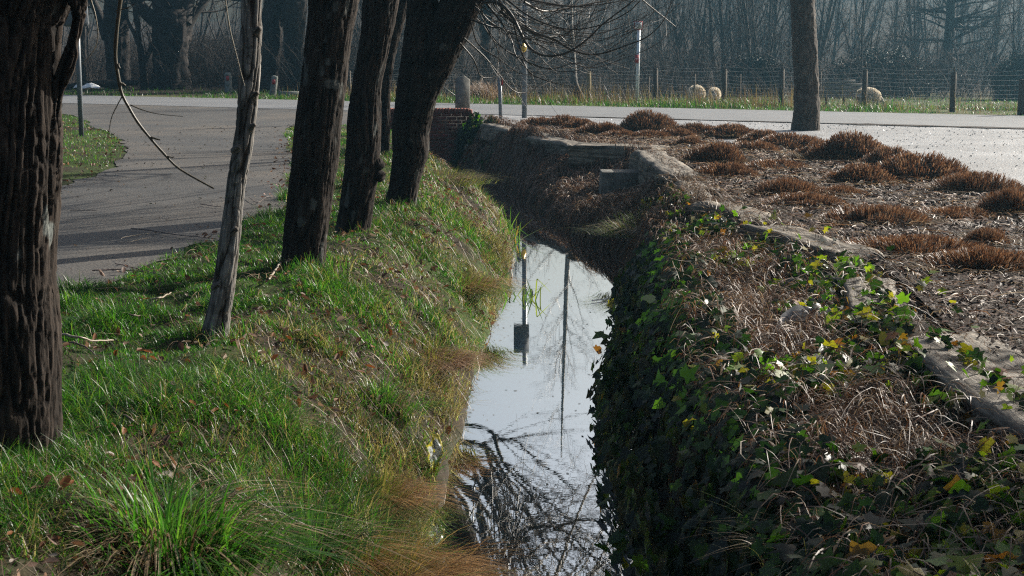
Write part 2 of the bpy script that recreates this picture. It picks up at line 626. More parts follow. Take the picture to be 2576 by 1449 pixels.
XA, XB = -105, 95
far_e = [(x, road_far(x)) for x in np.arange(XA, XB + 1, 5)]
near_e = [(x, road_near(x)) for x in np.arange(XA, XB + 1, 5)]
sheet('road', near_e + far_e[::-1], 0.020, M_ROAD)
path_pts = [(-3.5, -6)] + [(float(xpr(y)), y) for y in (2, 8.6, 9.3, 9.8, 10.9, 12.4, 14.1, 16, 19.4, 24, 27.9, 30.2)]
path_pts += [(-3.2, 30.6), (-2.7, 31.4), (-0.7, 31.5), (-0.5, road_near(-0.5) + 0.1), (-13.5, road_near(-13.5) + 0.1)] + LAWN
sheet('path', path_pts, 0.012, M_PATH, jitter=0.35)
gr_pts = [(-0.75, 31.45), (-0.5, 29.9), (0.4, 28.6), (3, 24.5), (4.2, 20.5), (4.8, 16.5), (5.0, 12), (5.2, 6), (5.5, -6), (40, -6), (40, road_near(40) + .2), (-0.6, road_near(-0.6) + .2)]
sheet('gravel_shoulder', gr_pts, 0.008, M_GRAVEL)
# dark crack between road and shoulder: a shallow step of broken asphalt
mb = MB()
xs = np.arange(0.6, 30, 0.12)
w = 0.05 + 0.13 * np.clip(fbm(xs * 0.9, xs * 0, 3.1, 4) - 0.42, 0, 1) * 4
yy = road_near(xs) - 0.02
P = np.stack([xs, yy, np.full_like(xs, 0.024)], -1)[None]
V, Q = ribbons(P, (w * (0.6 + 0.8 * vn(xs * 5, 0, 1)))[None], np.array([[0.5, 0.86, 0]]))
mb.add(V, Q)
tag(mb.build('road_crack', M_MULCH), None, None, kind='structure')
# water sheet
wx = np.linspace(-3.2, 1.95, 20)
wy = np.linspace(-7, 31.0, 60)
A, B = np.meshgrid(wx, wy)
i = np.arange(A.size).reshape(A.shape)
o = MB().add(np.stack([A, B, np.full_like(A, ZW)], -1), np.stack([i[:-1, :-1], i[:-1, 1:], i[1:, 1:], i[1:, :-1]], -1).reshape(-1, 4)).build('stream_water', M_WATER, smooth=True)
tag(o, None, None, kind='structure')
# mulch bed, a lumpy sheet
bx = np.linspace(0, 1, 60)
by = np.arange(-5, 29.6, 0.12)
U, B = np.meshgrid(bx, by)
x0 = xt(B) + 0.40
x1 = np.interp(B, [-5, 6, 12, 16.5, 20.5, 24.5, 28.6, 29.6], [5.5, 5.6, 5.4, 5.2, 4.6, 3.4, 0.8, 0.0])
x1 = np.maximum(x1, x0 + 0.05)
X = x0 + (x1 - x0) * U
Z = 0.02 + 0.05 * (fbm(X * 2.2, B * 2.2, 4.4, 4)) + 0.03 * vn(X * 9, B * 9) * sstep(0, .1, U) - 0.06 * sstep(0.93, 1, U)
i = np.arange(X.size).reshape(X.shape)
o = MB().add(np.stack([X, B, Z], -1), np.stack([i[:-1, :-1], i[:-1, 1:], i[1:, 1:], i[1:, :-1]], -1).reshape(-1, 4)).build('mulch_bed', M_MULCH, smooth=True)
tag(o, None, None, kind='structure')


def bed_z(X, Y):
    return 0.02 + 0.05 * fbm(X * 2.2, Y * 2.2, 4.4, 4) + 0.02

# ------------------------------------------------------------------ trunks and branches
def bark_tube(mb, pts, rad_, nz, na, amp, fa, fz, dark, light, seed, lump=0.06, lichen=0.0, sharp=1.0):
    p = np.asarray(pts, float)
    r = np.asarray(rad_, float)
    c = spl(np.hstack([p, r[:, None]]), nz)
    P, R = c[:, :3], np.maximum(c[:, 3], 0.004)
    t = norm(np.gradient(P, axis=0))
    a = norm(np.cross(t, np.array([0, 1.0, 0.0]) + 0 * t))
    b = np.cross(t, a)
    th = np.arange(na) * 2 * PI / na
    s = np.concatenate([[0], np.cumsum(np.linalg.norm(np.diff(P, axis=0), axis=1))])
    S = s[:, None] + 0 * th
    RR = R[:, None]
    cx, cy = np.cos(th)[None] * RR, np.sin(th)[None] * RR
    wv = 0.35 * (vn(cx * 5, cy * 5, S * 2 + seed) - 0.5)
    wz = 0.25 * (vn(cx * 9, cy * 9, S * 3 + seed + 70) - 0.5)
    n1 = vn((cx + wv * 0.16) * fa, (cy + wv * 0.16) * fa, (S + wz) * fz + seed)
    n2 = vn((cx - wv * 0.1) * fa * 1.9, (cy + wv * 0.1) * fa * 1.9, (S - wz) * fz * 1.7 + seed + 31)
    n3 = vn(cx * fa * 3.7, cy * fa * 3.7, S * fz * 4.5 + seed + 57)
    n4 = vn(cx * fa * 0.8 + 9, cy * fa * 0.8, (S + 2 * wz) * fz * 4 + seed + 77)
    c1 = (1 - np.abs(2 * n1 - 1)) ** (7.0 * sharp)
    c2 = (1 - np.abs(2 * n2 - 1)) ** (9.0 * sharp)
    c4 = (1 - np.abs(2 * n4 - 1)) ** (14.0 * sharp)
    h = np.clip(1 - c1 - 0.55 * c2 - 0.5 * c4, 0, 1) * (0.6 + 0.6 * n3)
    plate = 0.55 + 0.9 * fbm(cx * 13, cy * 13, S * 5 + seed + 11, 3)
    lum = fbm(cx * 4, cy * 4, S * 2.2 + seed * 3.1, 3) - 0.5
    d = RR * (1 + lump * 4 * lum) + amp * (h - 0.75)
    V = P[:, None, :] + a[:, None, :] * (np.cos(th)[None, :, None] * d[..., None]) + b[:, None, :] * (np.sin(th)[None, :, None] * d[..., None])
    C = np.array(dark) + (np.array(light) - np.array(dark)) * (h ** 1.3 * plate)[..., None]
    if lichen:
        li = vn(cx * 26, cy * 26, S * 13 + seed) * vn(cx * 7, cy * 7, S * 4 + seed + 5)
        k = (sstep(0.5, 0.62, li) * lichen)[..., None]
        C = C * (1 - k) + np.array([0.2, 0.215, 0.2]) * k
    idx = np.arange(nz * na).reshape(nz, na)
    Q = np.stack([idx[:-1], np.roll(idx[:-1], -1, 1), np.roll(idx[1:], -1, 1), idx[1:]], -1).reshape(-1, 4)
    top = idx[-1]
    T = [(top[0], top[j], top[j + 1]) for j in range(1, na - 1)]
    mb.add(V.reshape(-1, 3), Q, T, C.reshape(-1, 3))
    return P, R


def pix_rows(rows, Y, zb, flare=1.2, lean=0.0):
    """rows (y, left, right) from bottom to top, seen at distance Y -> centre points and radii."""
    P, R = [], []
    for k, (y, l, r) in enumerate(rows):
        c = at((l + r) / 2, y, Y + lean * k)
        P.append(c)
        R.append((r - l) / 2 / ppm(c))
    b = P[0].copy()
    b[2] = zb - 0.3
    P.insert(0, b)
    R.insert(0, R[0] * flare)
    return P, R


def grow(P, R, nc, L, ang, rng, k=6, t0=0.3, upb=0.1, curl=0.12, rr=(0.35, 0.6), taper=0.3, bias=None):
    n, kp = P.shape[:2]
    par = rng.integers(0, n, nc)
    t = rng.uniform(t0, 0.98, nc)
    x = t * (kp - 1)
    i0 = np.minimum(x.astype(int), kp - 2)
    f = (x - i0)[:, None]
    base = P[par, i0] * (1 - f) + P[par, i0 + 1] * f
    tan = norm(P[par, i0 + 1] - P[par, i0])
    rp = R[par, i0] * (1 - f[:, 0]) + R[par, i0 + 1] * f[:, 0]
    v = rng.normal(size=(nc, 3))
    if bias is not None:
        v = v + np.asarray(bias)
    perp = norm(v - (v * tan).sum(1, keepdims=True) * tan)
    a = rng.uniform(ang[0], ang[1], nc)[:, None]
    d = np.cos(a) * tan + np.sin(a) * perp
    ln = rng.uniform(L[0], L[1], nc) * (1.2 - 0.6 * t)
    out = [base]
    for j in range(k - 1):
        d = norm(d + np.array([0, 0, upb]) + rng.normal(size=(nc, 3)) * curl)
        out.append(out[-1] + d * (ln / (k - 1))[:, None])
    P2 = np.stack(out, 1)
    R2 = (rp * rng.uniform(rr[0], rr[1], nc))[:, None] * np.linspace(1, taper, k)[None]
    return P2, R2


def add_tubes(mb, P, R, sides, col, rng, var=0.3, rmin=0.0015):
    V, Q = tubes(P, np.maximum(R, rmin), sides)[:2]
    n, k = P.shape[:2]
    c = np.array(col) * (1 + var * (rng.random((n, 1)) * 2 - 1))
    mb.add(V, Q, None, np.repeat(c, k * sides, 0))


BK_D, BK_L = (0.010, 0.008, 0.0065), (0.052, 0.039, 0.031)
WILLOWS = 'row of leaning willows along the stream bank'


def willow_crown(root, heads, rng, nstem, dirx, twig_col=(0.07, 0.055, 0.04), Lst=(2.0, 4.2), up=0.07):
    """Pollard shoots that spring from the heads [(point, radius)]."""
    mb = MB()
    P, R = [], []
    for hp, hr in heads:
        hp = np.asarray(hp)
        P.append(np.stack([hp + np.array([0, 0, -0.25]), hp + np.array([0, 0, 0.2])]))
        R.append([hr, hr])
    P, R = np.array(P), np.array(R)
    v = rng.normal(size=(nstem, 3)) * np.array([1, 1, 0.25]) + np.array(dirx)
    par = rng.integers(0, len(heads), nstem)
    d = norm(norm(v * np.array([1, 1, 0.4])) * rng.uniform(0.3, 1.0, nstem)[:, None] + np.array([0, 0, 0.75]))
    base = P[par, 0] + (P[par, 1] - P[par, 0]) * rng.random(nstem)[:, None] + d * R[par, 0][:, None] * 0.6
    ln = rng.uniform(*Lst, nstem)
    out = [base]
    for j in range(8):
        d = norm(d + np.array([0, 0, up]) + rng.normal(size=(nstem, 3)) * 0.07)
        out.append(out[-1] + d * (ln / 8)[:, None])
    P1 = np.stack(out, 1)
    R1 = rng.uniform(0.012, 0.036, nstem)[:, None] * np.linspace(1, 0.25, 9)[None]
    add_tubes(mb, P1, R1, 6, twig_col, rng)
    P2, R2 = grow(P1, R1, nstem * 4, (0.6, 1.9), (0.15, 0.5), rng, 7, 0.15, 0.04, 0.06, (0.3, 0.5), 0.3)
    add_tubes(mb, P2, R2, 4, twig_col, rng)
    P3, R3 = grow(P2, R2, nstem * 7, (0.3, 0.9), (0.2, 0.6), rng, 5, 0.2, 0.03, 0.07, (0.4, 0.6), 0.4)
    add_tubes(mb, P3, R3, 3, twig_col, rng)
    return mb.build('crown', M_TWIG, root, smooth=True)


def willow(name, label, rows, Y, zb, top, seed, nz, na, stubs=(), amp=0.03, lichen=0.5, nstem=26, dirx=(0.2, -0.2, 0), flare=1.2):
    rng = np.random.default_rng(seed)
    P, R = pix_rows(rows, Y, zb, flare)
    base = P[1].copy()
    base[2] = zb
    root = empty(name, base)
    tag(root, label, 'tree', WILLOWS)
    mb = MB()
    for tp in top:
        P.append(np.array(tp[:3]))
        R.append(tp[3])
    bark_tube(mb, P, R, nz, na, amp, 42, 2.4, BK_D, BK_L, seed, 0.022, lichen, 1.0)
    for (px, py, dxy, r) in stubs:
        c = at(px, py, Y - 0.02)
        e = c + np.array(dxy)
        bark_tube(mb, [c - 0.5 * np.array(dxy), c, c + 0.7 * np.array(dxy), e], [r * 1.2, r * 1.1, r, r * 0.6], 14, 16, 0.012, 30, 8, BK_D, BK_L, seed + 3, 0.15)
    mb.build('trunk', M_BARK, root, smooth=True)
    return root, rng, np.array(P[-1]), R[-1]


# --- the big willow at the edge of the picture
Y1 = 5.4
t1, rng, hp, hr = willow('willow_tree', 'thick dark willow nearest the viewer, lichen flecks on furrowed bark, split side stem', [
    (1180, -150, 156), (1040, -140, 148), (900, -136, 150), (800, -134, 147), (690, -130, 136), (600, -128, 136), (500, -126, 143), (430, -124, 150), (330, -122, 148), (240, -122, 142), (150, -122, 145), (60, -122, 150), (0, -124, 165)],
    Y1, float(ground(-1.9, Y1)), [(-1.75, 5.4, 2.2, 0.26), (-1.72, 5.4, 2.6, 0.3)], 11, 330, 200, amp=0.018, lichen=0.9, nstem=0)
rows = [(430, 100, 150), (330, 118, 152), (270, 124, 152), (205, 132, 167), (145, 152, 191), (100, 168, 197), (50, 176, 206), (0, 170, 219)]
P = [at((l + r) / 2, y, Y1 - 0.02) for y, l, r in rows]
R = [(r - l) / 2 / ppm(c) for c, (y, l, r) in zip(P, rows)]
P.append(P[-1] + np.array([0.03, 0, 0.25]))
R.append(R[-1])
mb = MB()
bark_tube(mb, P, R, 180, 60, 0.026, 40, 4.5, BK_D, BK_L, 15, 0.04, 0.4)
mb.build('side_stem', M_BARK, t1, smooth=True)
willow_crown(t1, [(hp, 0.3), (P[-1], 0.12)], rng, 34, (0.1, 0.0, 0))


def strand(px, Y, r0, r1, n=40, dy=None):
    pts = np.array([at(x, y, Y + (0 if dy is None else dy[k])) for k, (x, y) in enumerate(px)])
    P = spl(pts, n)
    return P[None], np.linspace(r0, r1, n)[None]


def hanging(root, name, curves, Y, col, sides=8):
    mb = MB()
    g = np.random.default_rng(3)
    for px, r0, r1 in curves:
        P, R = strand(px, Y, r0 * .85, r1 * .85)
        R = R * (1 + 0.25 * (vn(np.arange(40) * 0.9, r0 * 999) - 0.5))
        V, Q = tubes(P, R, sides)[:2]
        c = np.array(col) * (0.7 + 0.7 * vn(V[:, 0] * 30, V[:, 2] * 9, V[:, 1]))[:, None]
        mb.add(V, Q, None, c)
    return mb.build(name, M_TWIG, root, smooth=True)


hanging(t1, 'hanging_branch', [
    ([(318, -140), (312, -60), (303, 0), (296, 55), (291, 110), (291, 150), (297, 190), (306, 235), (325, 272), (348, 310), (380, 350), (410, 384), (445, 420), (490, 448), (538, 474)], 0.011, 0.0042),
    ([(297, 160), (298, 165), (302, 172)], 0.006, 0.003), ([(303, 210), (310, 212), (316, 216)], 0.008, 0.004),
    ([(307, 243), (295, 265), (281, 295), (274, 330), (271, 352)], 0.003, 0.0012),
    ([(328, 264), (360, 277), (400, 287), (460, 293)], 0.003, 0.0012),
    ([(380, 345), (395, 350), (403, 352)], 0.005, 0.003), ([(421, 393), (432, 396), (438, 395)], 0.0035, 0.002),
    ([(291, 27), (320, 20), (340, 8)], 0.003, 0.001)], 5.6, (0.06, 0.047, 0.024))
hanging(t1, 'hanging_branch', [
    ([(222, -60), (228, -5), (238, 30), (244, 60), (246, 90), (240, 118), (226, 140), (206, 162)], 0.0045, 0.0016)], 6.2, (0.16, 0.13, 0.08))
hanging(t1, 'hanging_branch', [
    ([(560, -40), (567, 0), (576, 60), (586, 105), (598, 150), (608, 190), (616, 217)], 0.004, 0.0015)], 6.2, (0.16, 0.13, 0.08))

# --- the slim young tree with grey bark
rows = [(868, 497, 584), (840, 506, 578), (800, 517, 579), (740, 530, 589), (700, 537, 594), (600, 553, 606), (500, 567, 613), (400, 579, 631), (320, 592, 641), (240, 597, 650), (160, 600, 655), (80, 604, 658), (0, 608, 660)]
Y2 = 7.75
P, R = pix_rows(rows, Y2, float(ground(-1.6, Y2)), 1.25)
base = P[1].copy()
base[2] = float(ground(base[0], base[1]))
t2 = tag(empty('young_tree', base), 'slim pale grey tree between the thick willow and the row of dark trunks', 'tree')
P += [np.array([P[-1][0] + 0.04, Y2, 2.4]), np.array([P[-1][0] + 0.1, Y2, 3.4]), np.array([P[-1][0] + 0.05, Y2, 5.0])]
R += [0.075, 0.06, 0.035]
mb = MB()
bark_tube(mb, P, R, 420, 84, 0.011, 34, 2.6, (0.03, 0.022, 0.016), (0.31, 0.292, 0.268), 21, 0.02, 0.0, 0.8)
for px, py, dx, r in [(648, 75, 0.025, 0.02), (641, 238, 0.03, 0.018), (598, 372, 0.0, 0.02), (588, 580, 0.035, 0.02), (548, 718, 0.0, 0.02), (634, 318, 0.03, 0.016)]:
    c = at(px, py, Y2 - 0.06)
    bark_tube(mb, [c + (-0.02, 0.04, -0.02), c + (0, .01, 0), c + (dx * .6, -0.005, 0.01)], [r * 1.2, r * .8, r * 0.5], 8, 12, 0.008, 40, 12, (0.03, 0.022, 0.016), (0.2, 0.18, 0.16), 5, 0.2)
mb.build('trunk', M_BARKG, t2, smooth=True)
rng = np.random.default_rng(22)
mb = MB()
P0 = np.array(P[-4:])[None]
P1, R1 = grow(spl(P0[0], 9)[None], np.linspace(0.07, 0.03, 9)[None], 22, (0.8, 1.8), (0.5, 1.0), rng, 7, 0.1, 0.08, 0.1, (0.3, 0.5))
add_tubes(mb, P1, R1, 5, (0.1, 0.085, 0.07), rng)
P2, R2 = grow(P1, R1, 120, (0.3, 0.9), (0.4, 0.9), rng, 5, 0.2, 0.05, 0.12, (0.35, 0.6))
add_tubes(mb, P2, R2, 3, (0.1, 0.085, 0.07), rng)
mb.build('crown', M_TWIG, t2, smooth=True)

# --- the three dark willows further on
t3, rng3, hp, hr = willow('willow_tree', 'straight dark willow trunk at the path edge, nearest of the three close together', [
    (684, 705, 814), (640, 710, 818), (600, 714, 823), (500, 724, 836), (400, 735, 851), (300, 745, 862), (200, 757, 872), (100, 768, 883), (0, 776, 900)],
    10.2, -0.01, [(-1.25, 10.2, 2.1, 0.19), (-1.22, 10.2, 2.5, 0.24)], 31, 300, 110, amp=0.015)
willow_crown(t3, [(hp, 0.25)], rng3, 30, (0.35, 0.1, 0))
t4, rng4, hp, hr = willow('willow_tree', 'leaning dark willow trunk, middle of three close together, with a burr on its flank', [
    (592, 843, 931), (540, 851, 937), (500, 856, 942), (400, 868, 955), (300, 874, 958), (250, 880, 958), (200, 888, 961), (100, 906, 984), (0, 913, 1004)],
    12.35, -0.03, [(-1.1, 12.4, 2.2, 0.17), (-1.05, 12.4, 2.6, 0.22)], 41, 280, 100, stubs=[(948, 415, (0.05, -0.02, 0.03), 0.05), (952, 440, (0.04, -0.03, -0.03), 0.045)], amp=0.014)
willow_crown(t4, [(hp, 0.25)], rng4, 44, (0.6, 0.35, 0), Lst=(2.2, 4.8))
Y5 = 14.35
t5, rng5, hp, hr = willow('willow_tree', 'forked dark willow furthest along the bank, one arm leaning over the stream', [
    (528, 966, 1048), (480, 976, 1052), (430, 984, 1062), (380, 988, 1078), (330, 986, 1080), (270, 993, 1092), (210, 999, 1106), (150, 1008, 1108), (80, 1017, 1104), (0, 1024, 1103)],
    Y5, -0.05, [(-0.9, 14.4, 2.3, 0.17), (-0.86, 14.4, 2.7, 0.22)], 51, 260, 100, amp=0.014)
rows = [(300, 1010, 1082), (230, 1030, 1104), (170, 1046, 1136), (120, 1062, 1160), (60, 1085, 1188), (0, 1112, 1212), (-40, 1135, 1236), (-75, 1160, 1250)]
P = [at((l + r) / 2, y, Y5 - 0.05) for y, l, r in rows]
R = [(r - l) / 2 / ppm(c) for c, (y, l, r) in zip(P, rows)]
mb = MB()
bark_tube(mb, P, R, 140, 90, 0.018, 42, 4.5, BK_D, BK_L, 55, 0.025, 0.4)
mb.build('side_stem', M_BARK, t5, smooth=True)
head5 = P[-1]
willow_crown(t5, [(hp, 0.25), (head5, 0.22), (head5 + np.array([0.1, 0, 0.1]), 0.2)], rng5, 80, (0.9, 0.35, 0), Lst=(2.4, 5.4))
arcs = [  # arching shoots that hang over the stream
    ([(1215, 5), (1254, 7), (1288, 40), (1319, 101), (1343, 129), (1380, 141), (1428, 132), (1478, 98), (1516, 61), (1570, 20), (1597, -2)], .014, .004),
    ([(1262, 20), (1279, 37), (1326, 68), (1360, 88), (1384, 93), (1407, 85)], .011, .003),
    ([(1319, 5), (1353, 24), (1380, 28), (1428, 20), (1495, 7), (1560, -3)], .010, .004),
    ([(1258, 27), (1299, 61), (1353, 85), (1400, 102), (1428, 120), (1472, 136), (1516, 134), (1573, 115), (1624, 95), (1665, 58), (1689, 7)], .012, .003),
    ([(1292, 61), (1306, 112), (1323, 152), (1360, 169), (1400, 171), (1441, 159), (1482, 162)], .008, .0025),
    ([(1190, 51), (1235, 68), (1265, 73), (1292, 112), (1320, 138)], .007, .002),
    ([(1157, 108), (1191, 149), (1208, 190), (1228, 196), (1258, 190), (1290, 178)], .006, .002),
    ([(1167, 95), (1218, 142), (1252, 183), (1285, 223), (1316, 234), (1360, 217), (1392, 200)], .006, .0018),
    ([(1312, 149), (1333, 183), (1367, 200), (1401, 210), (1438, 217)], .007, .002),
    ([(1184, 54), (1204, 112), (1258, 149), (1300, 181), (1340, 190)], .006, .002),
    ([(1255, 61), (1256, 100), (1254, 150), (1250, 190)], .004, .0015),
    ([(1240, -10), (1320, -2), (1420, 14), (1500, 12), (1585, -2)], .010, .004),
    ([(1200, 20), (1240, 60), (1300, 88), (1350, 108), (1420, 150), (1490, 170), (1560, 150), (1640, 118), (1700, 70)], .006, .002),
    ([(1225, 10), (1262, 58), (1286, 100), (1298, 140), (1330, 176), (1375, 190)], .008, .002),
    ([(1210, 15), (1225, 70), (1250, 120), (1262, 170), (1292, 196)], .005, .0016),
    ([(1270, -5), (1330, 40), (1392, 66), (1450, 74), (1520, 60), (1580, 30), (1610, 2)], .007, .003),
    ([(1180, 30), (1170, 60), (1150, 78), (1110, 85), (1090, 70)], .004, .0015),
    ([(1060, -5), (1075, 40), (1100, 70), (1140, 88), (1180, 90)], .003, .0012)]
mb = MB()
main = []
for k, (px, r0, r1) in enumerate(arcs):
    dy = np.linspace(0, [-.8, .5, .9, -.3, .2][k % 5], len(px))
    P, R = strand(px, Y5 - 0.2, r0, r1, 40, dy)
    main.append((P, R))
    R = R * 1.35
    add_tubes(mb, P, R, 6, (0.06, 0.045, 0.033), rng5, 0.3)
for k in range(28):
    x0_, y0_ = rng5.uniform(1180, 1300), rng5.uniform(-25, 45)
    dx_ = rng5.uniform(70, 230)
    ym = y0_ + rng5.uniform(30, 170) * (dx_ / 200) ** .5
    pts_ = [(x0_, y0_), (x0_ + dx_ * .35, y0_ + (ym - y0_) * .65), (x0_ + dx_, ym), (x0_ + dx_ * 1.5, ym - rng5.uniform(-5, 35)), (x0_ + dx_ * 2.1, ym - rng5.uniform(30, 130))]
    P, R = strand(pts_, Y5 - 0.2, rng5.uniform(.003, .008), .0016, 40, np.linspace(0, rng5.uniform(-1.2, 1.2), 5))
    main.append((P, R))
    add_tubes(mb, P, R, 5, (0.06, 0.045, 0.033), rng5, 0.3)
MP = np.concatenate([a for a, b in main])
MR = np.concatenate([b for a, b in main])
P2, R2 = grow(MP, MR, 260, (0.15, 0.8), (0.4, 0.9), rng5, 6, 0.1, 0.10, 0.06, (0.25, 0.5), 0.3)
add_tubes(mb, P2, R2, 4, (0.075, 0.055, 0.04), rng5, 0.4, 0.0016)
mb.build('drooping_branch', M_TWIG, t5, smooth=True)
# unseen long shoots added high over the stream to streak the path with shade
r_ = np.random.default_rng(58)
tg = []
for cx_, cy_, cz_, n_ in ((2.6, 17.2, 3.8, 46), (1.8, 20.0, 4.2, 30), (3.6, 19.2, 5.0, 26)):
    for _ in range(n_):
        e = np.array([cx_, cy_, cz_]) + r_.normal(size=3) * (.9, .9, .7)
        s0 = head5 + r_.normal(size=3) * .12
        m1 = s0 + (e - s0) * .35 + np.array([0, 0, r_.uniform(.5, 1.1)])
        m2 = s0 + (e - s0) * .7 + np.array([0, 0, r_.uniform(.3, .8)])
        tg.append(spl(np.array([s0, m1, m2, e]), 12))
P1 = np.array(tg)
R1 = r_.uniform(.014, .032, len(tg))[:, None] * np.linspace(1, .3, 12)[None]
mb = MB()
add_tubes(mb, P1, R1, 6, (.06, .045, .033), r_)
P2, R2 = grow(P1, R1, 650, (.5, 1.5), (.3, .9), r_, 6, .3, .02, .1, (.35, .6), .3)
add_tubes(mb, P2, R2, 4, (.06, .045, .033), r_, .3, .003)
P3, R3 = grow(P2, R2, 1300, (.2, .8), (.3, .9), r_, 4, .2, .0, .1, (.5, .8), .5)
add_tubes(mb, P3, R3, 3, (.06, .045, .033), r_, .3, .0025)
mb.build('crown', M_TWIG, t5, smooth=True)
# a further trunk seen between the others
t6, rng6, hp, hr = willow('willow_tree', 'thin dark trunk half hidden between the middle and the forked willow', [
    (382, 947, 980), (330, 949, 981), (260, 952, 982), (200, 955, 984), (150, 960, 992), (90, 972, 1006), (40, 985, 1020), (0, 995, 1030)],
    21.5, -0.05, [(-1.5, 21.4, 2.7, 0.12), (-1.4, 21.4, 3.1, 0.16)], 61, 120, 40, amp=0.03)
willow_crown(t6, [(hp, 0.2)], rng6, 20, (0.2, 0.1, 0))
# its thick limbs, which the stream mirrors
limbs = [
    ([(990, 590), (1080, 700), (1150, 850), (1210, 1000), (1250, 1120), (1330, 1250), (1420, 1440), (1500, 1640)], .045, .03),
    ([(1060, 480), (1130, 620), (1250, 780), (1390, 950), (1500, 1150), (1620, 1320), (1740, 1500)], .035, .02),
    ([(1000, 830), (1040, 1000), (1080, 1180), (1110, 1400), (1130, 1650)], .045, .03),
    ([(930, 900), (965, 1050), (985, 1200), (1010, 1400), (1030, 1650)], .035, .02),
    ([(1100, 360), (1180, 500), (1230, 620), (1350, 760), (1450, 880), (1600, 1080), (1800, 1260)], .03, .014),
    ([(1000, 480), (1120, 440), (1290, 430), (1380, 500), (1480, 600), (1600, 680), (1740, 800)], .02, .01),
    ([(990, 560), (1150, 590), (1280, 640), (1400, 760), (1560, 900), (1740, 1060), (1900, 1240)], .024, .01),
    ([(1200, 1330), (1290, 1180), (1380, 1100), (1480, 1020), (1600, 1000), (1740, 1030), (1900, 1080)], .025, .01),
    ([(1180, 1440), (1270, 1250), (1320, 1000), (1380, 880), (1500, 830), (1620, 835), (1740, 860)], .02, .008),
    ([(960, 700), (1090, 800), (1200, 950), (1330, 1130), (1480, 1330), (1600, 1500)], .03, .018),
    ([(960, 620), (1040, 760), (1150, 960), (1240, 1180), (1300, 1400), (1340, 1600)], .034, .02),
    ([(1080, 480), (1200, 640), (1330, 800), (1470, 930), (1640, 1080), (1850, 1200)], .026, .012)]
mb = MB()
main = []
r_ = np.random.default_rng(66)
for k, (px, r0, r1) in enumerate(limbs):
    Yl = 21.4 + r_.uniform(-.5, .5)
    pts = []
    for x, y in px:
        q = at(852 + .3386 * x, 958.6 + .3386 * y, Yl)
        q[2] = 2 * ZW - q[2]
        pts.append(q)
    pts.insert(0, np.array([hp[0] + .1, Yl, min(pts[0][2] - .15, hp[2])]))
    S = spl(np.array(pts), 36)
    main.append((S, np.linspace(r0 * 1.2, r1, 36)))
MP = np.array([a for a, b in main])
MR = np.array([b for a, b in main])
add_tubes(mb, MP, MR, 8, (.05, .04, .033), r_, .2)
P2, R2 = grow(MP, MR, 150, (.9, 2.6), (.12, .4), r_, 9, .1, .03, .05, (.3, .55), .25)
add_tubes(mb, P2, R2, 4, (.06, .047, .038), r_)
P3, R3 = grow(P2, R2, 260, (.4, 1.2), (.15, .5), r_, 6, .15, .04, .06, (.35, .6), .3)
add_tubes(mb, P3, R3, 3, (.06, .047, .038), r_, .3, .002)
mb.build('limb', M_TWIG, t6, smooth=True)

# --- plane tree on the gravel
Y7 = 28.7
rng = np.random.default_rng(70)
P, R = pix_rows([(326, 1988, 2063), (300, 1993, 2062), (240, 1995, 2062), (180, 1995, 2058), (120, 1994, 2056), (60, 1990, 2052), (0, 1987, 2050)], Y7, 0.0, 1.05)
t7 = tag(empty('plane_tree', (P[1][0], P[1][1], 0.0)), 'single sturdy tree trunk with scaly brown bark on the grey gravel beside the road', 'tree')
P += [P[-1] + (0, 0, .6), P[-1] + (0.05, 0, 1.6), P[-1] + (0.1, 0, 3.0)]
R += [0.25, 0.24, 0.2]
mb = MB()
bark_tube(mb, P, R, 240, 90, 0.018, 14, 6, (0.06, 0.045, 0.035), (0.17, 0.135, 0.105), 71, 0.05, 0.0, 0.5)
mb.build('trunk', M_PLANE, t7, smooth=True)
mb = MB()
PP = np.array([spl(np.array(P[-4:]), 8)])
P1, R1 = grow(PP, np.full((1, 8), 0.2), 16, (2.5, 4.5), (0.5, 1.1), rng, 8, 0.3, 0.06, 0.1, (0.3, 0.5))
add_tubes(mb, P1, R1, 6, (0.1, 0.08, 0.06), rng)
P2, R2 = grow(P1, R1, 110, (0.8, 2.0), (0.4, 0.9), rng, 6, 0.2, 0.05, 0.12, (0.3, 0.5))
add_tubes(mb, P2, R2, 4, (0.1, 0.08, 0.06), rng)
P3, R3 = grow(P2, R2, 500, (0.3, 1.0), (0.4, 0.9), rng, 5, 0.2, 0.03, 0.12, (0.3, 0.6))
add_tubes(mb, P3, R3, 3, (0.1, 0.08, 0.06), rng, rmin=.003)
mb.build('crown', M_TWIG, t7, smooth=True)

# --- a second plane tree further along the row towards the viewer: it stands just outside the picture and shades its corner
rng = np.random.default_rng(72)
t8 = tag(empty('plane_tree', (9.2, 10.0, 0)), 'bare plane tree beside the planted bed, off to the side of the stream', 'tree')
mb = MB()
bark_tube(mb, [(9.2, 10.0, -.2), (9.2, 10.0, 0.2), (9.18, 10.0, 1.5), (9.15, 10.0, 3.0), (9.1, 9.9, 5.5)], [.33, .29, .26, .24, .15], 60, 40, 0.015, 14, 6, (0.06, 0.045, 0.035), (0.17, 0.135, 0.105), 73, 0.05)
mb.build('trunk', M_PLANE, t8, smooth=True)
mb = MB()
PP = np.array([spl(np.array([(9.18, 10.0, 2.4), (9.15, 10.0, 3.3), (9.12, 9.95, 4.2), (9.1, 9.9, 5.5)]), 8)])
P1, R1 = grow(PP, np.full((1, 8), 0.2), 26, (2.2, 4.2), (0.6, 1.2), rng, 8, 0.05, 0.06, 0.1, (0.3, 0.5))
add_tubes(mb, P1, R1, 6, (0.1, 0.08, 0.06), rng)
P2, R2 = grow(P1, R1, 260, (0.8, 2.0), (0.4, 0.9), rng, 6, 0.15, 0.05, 0.12, (0.3, 0.5))
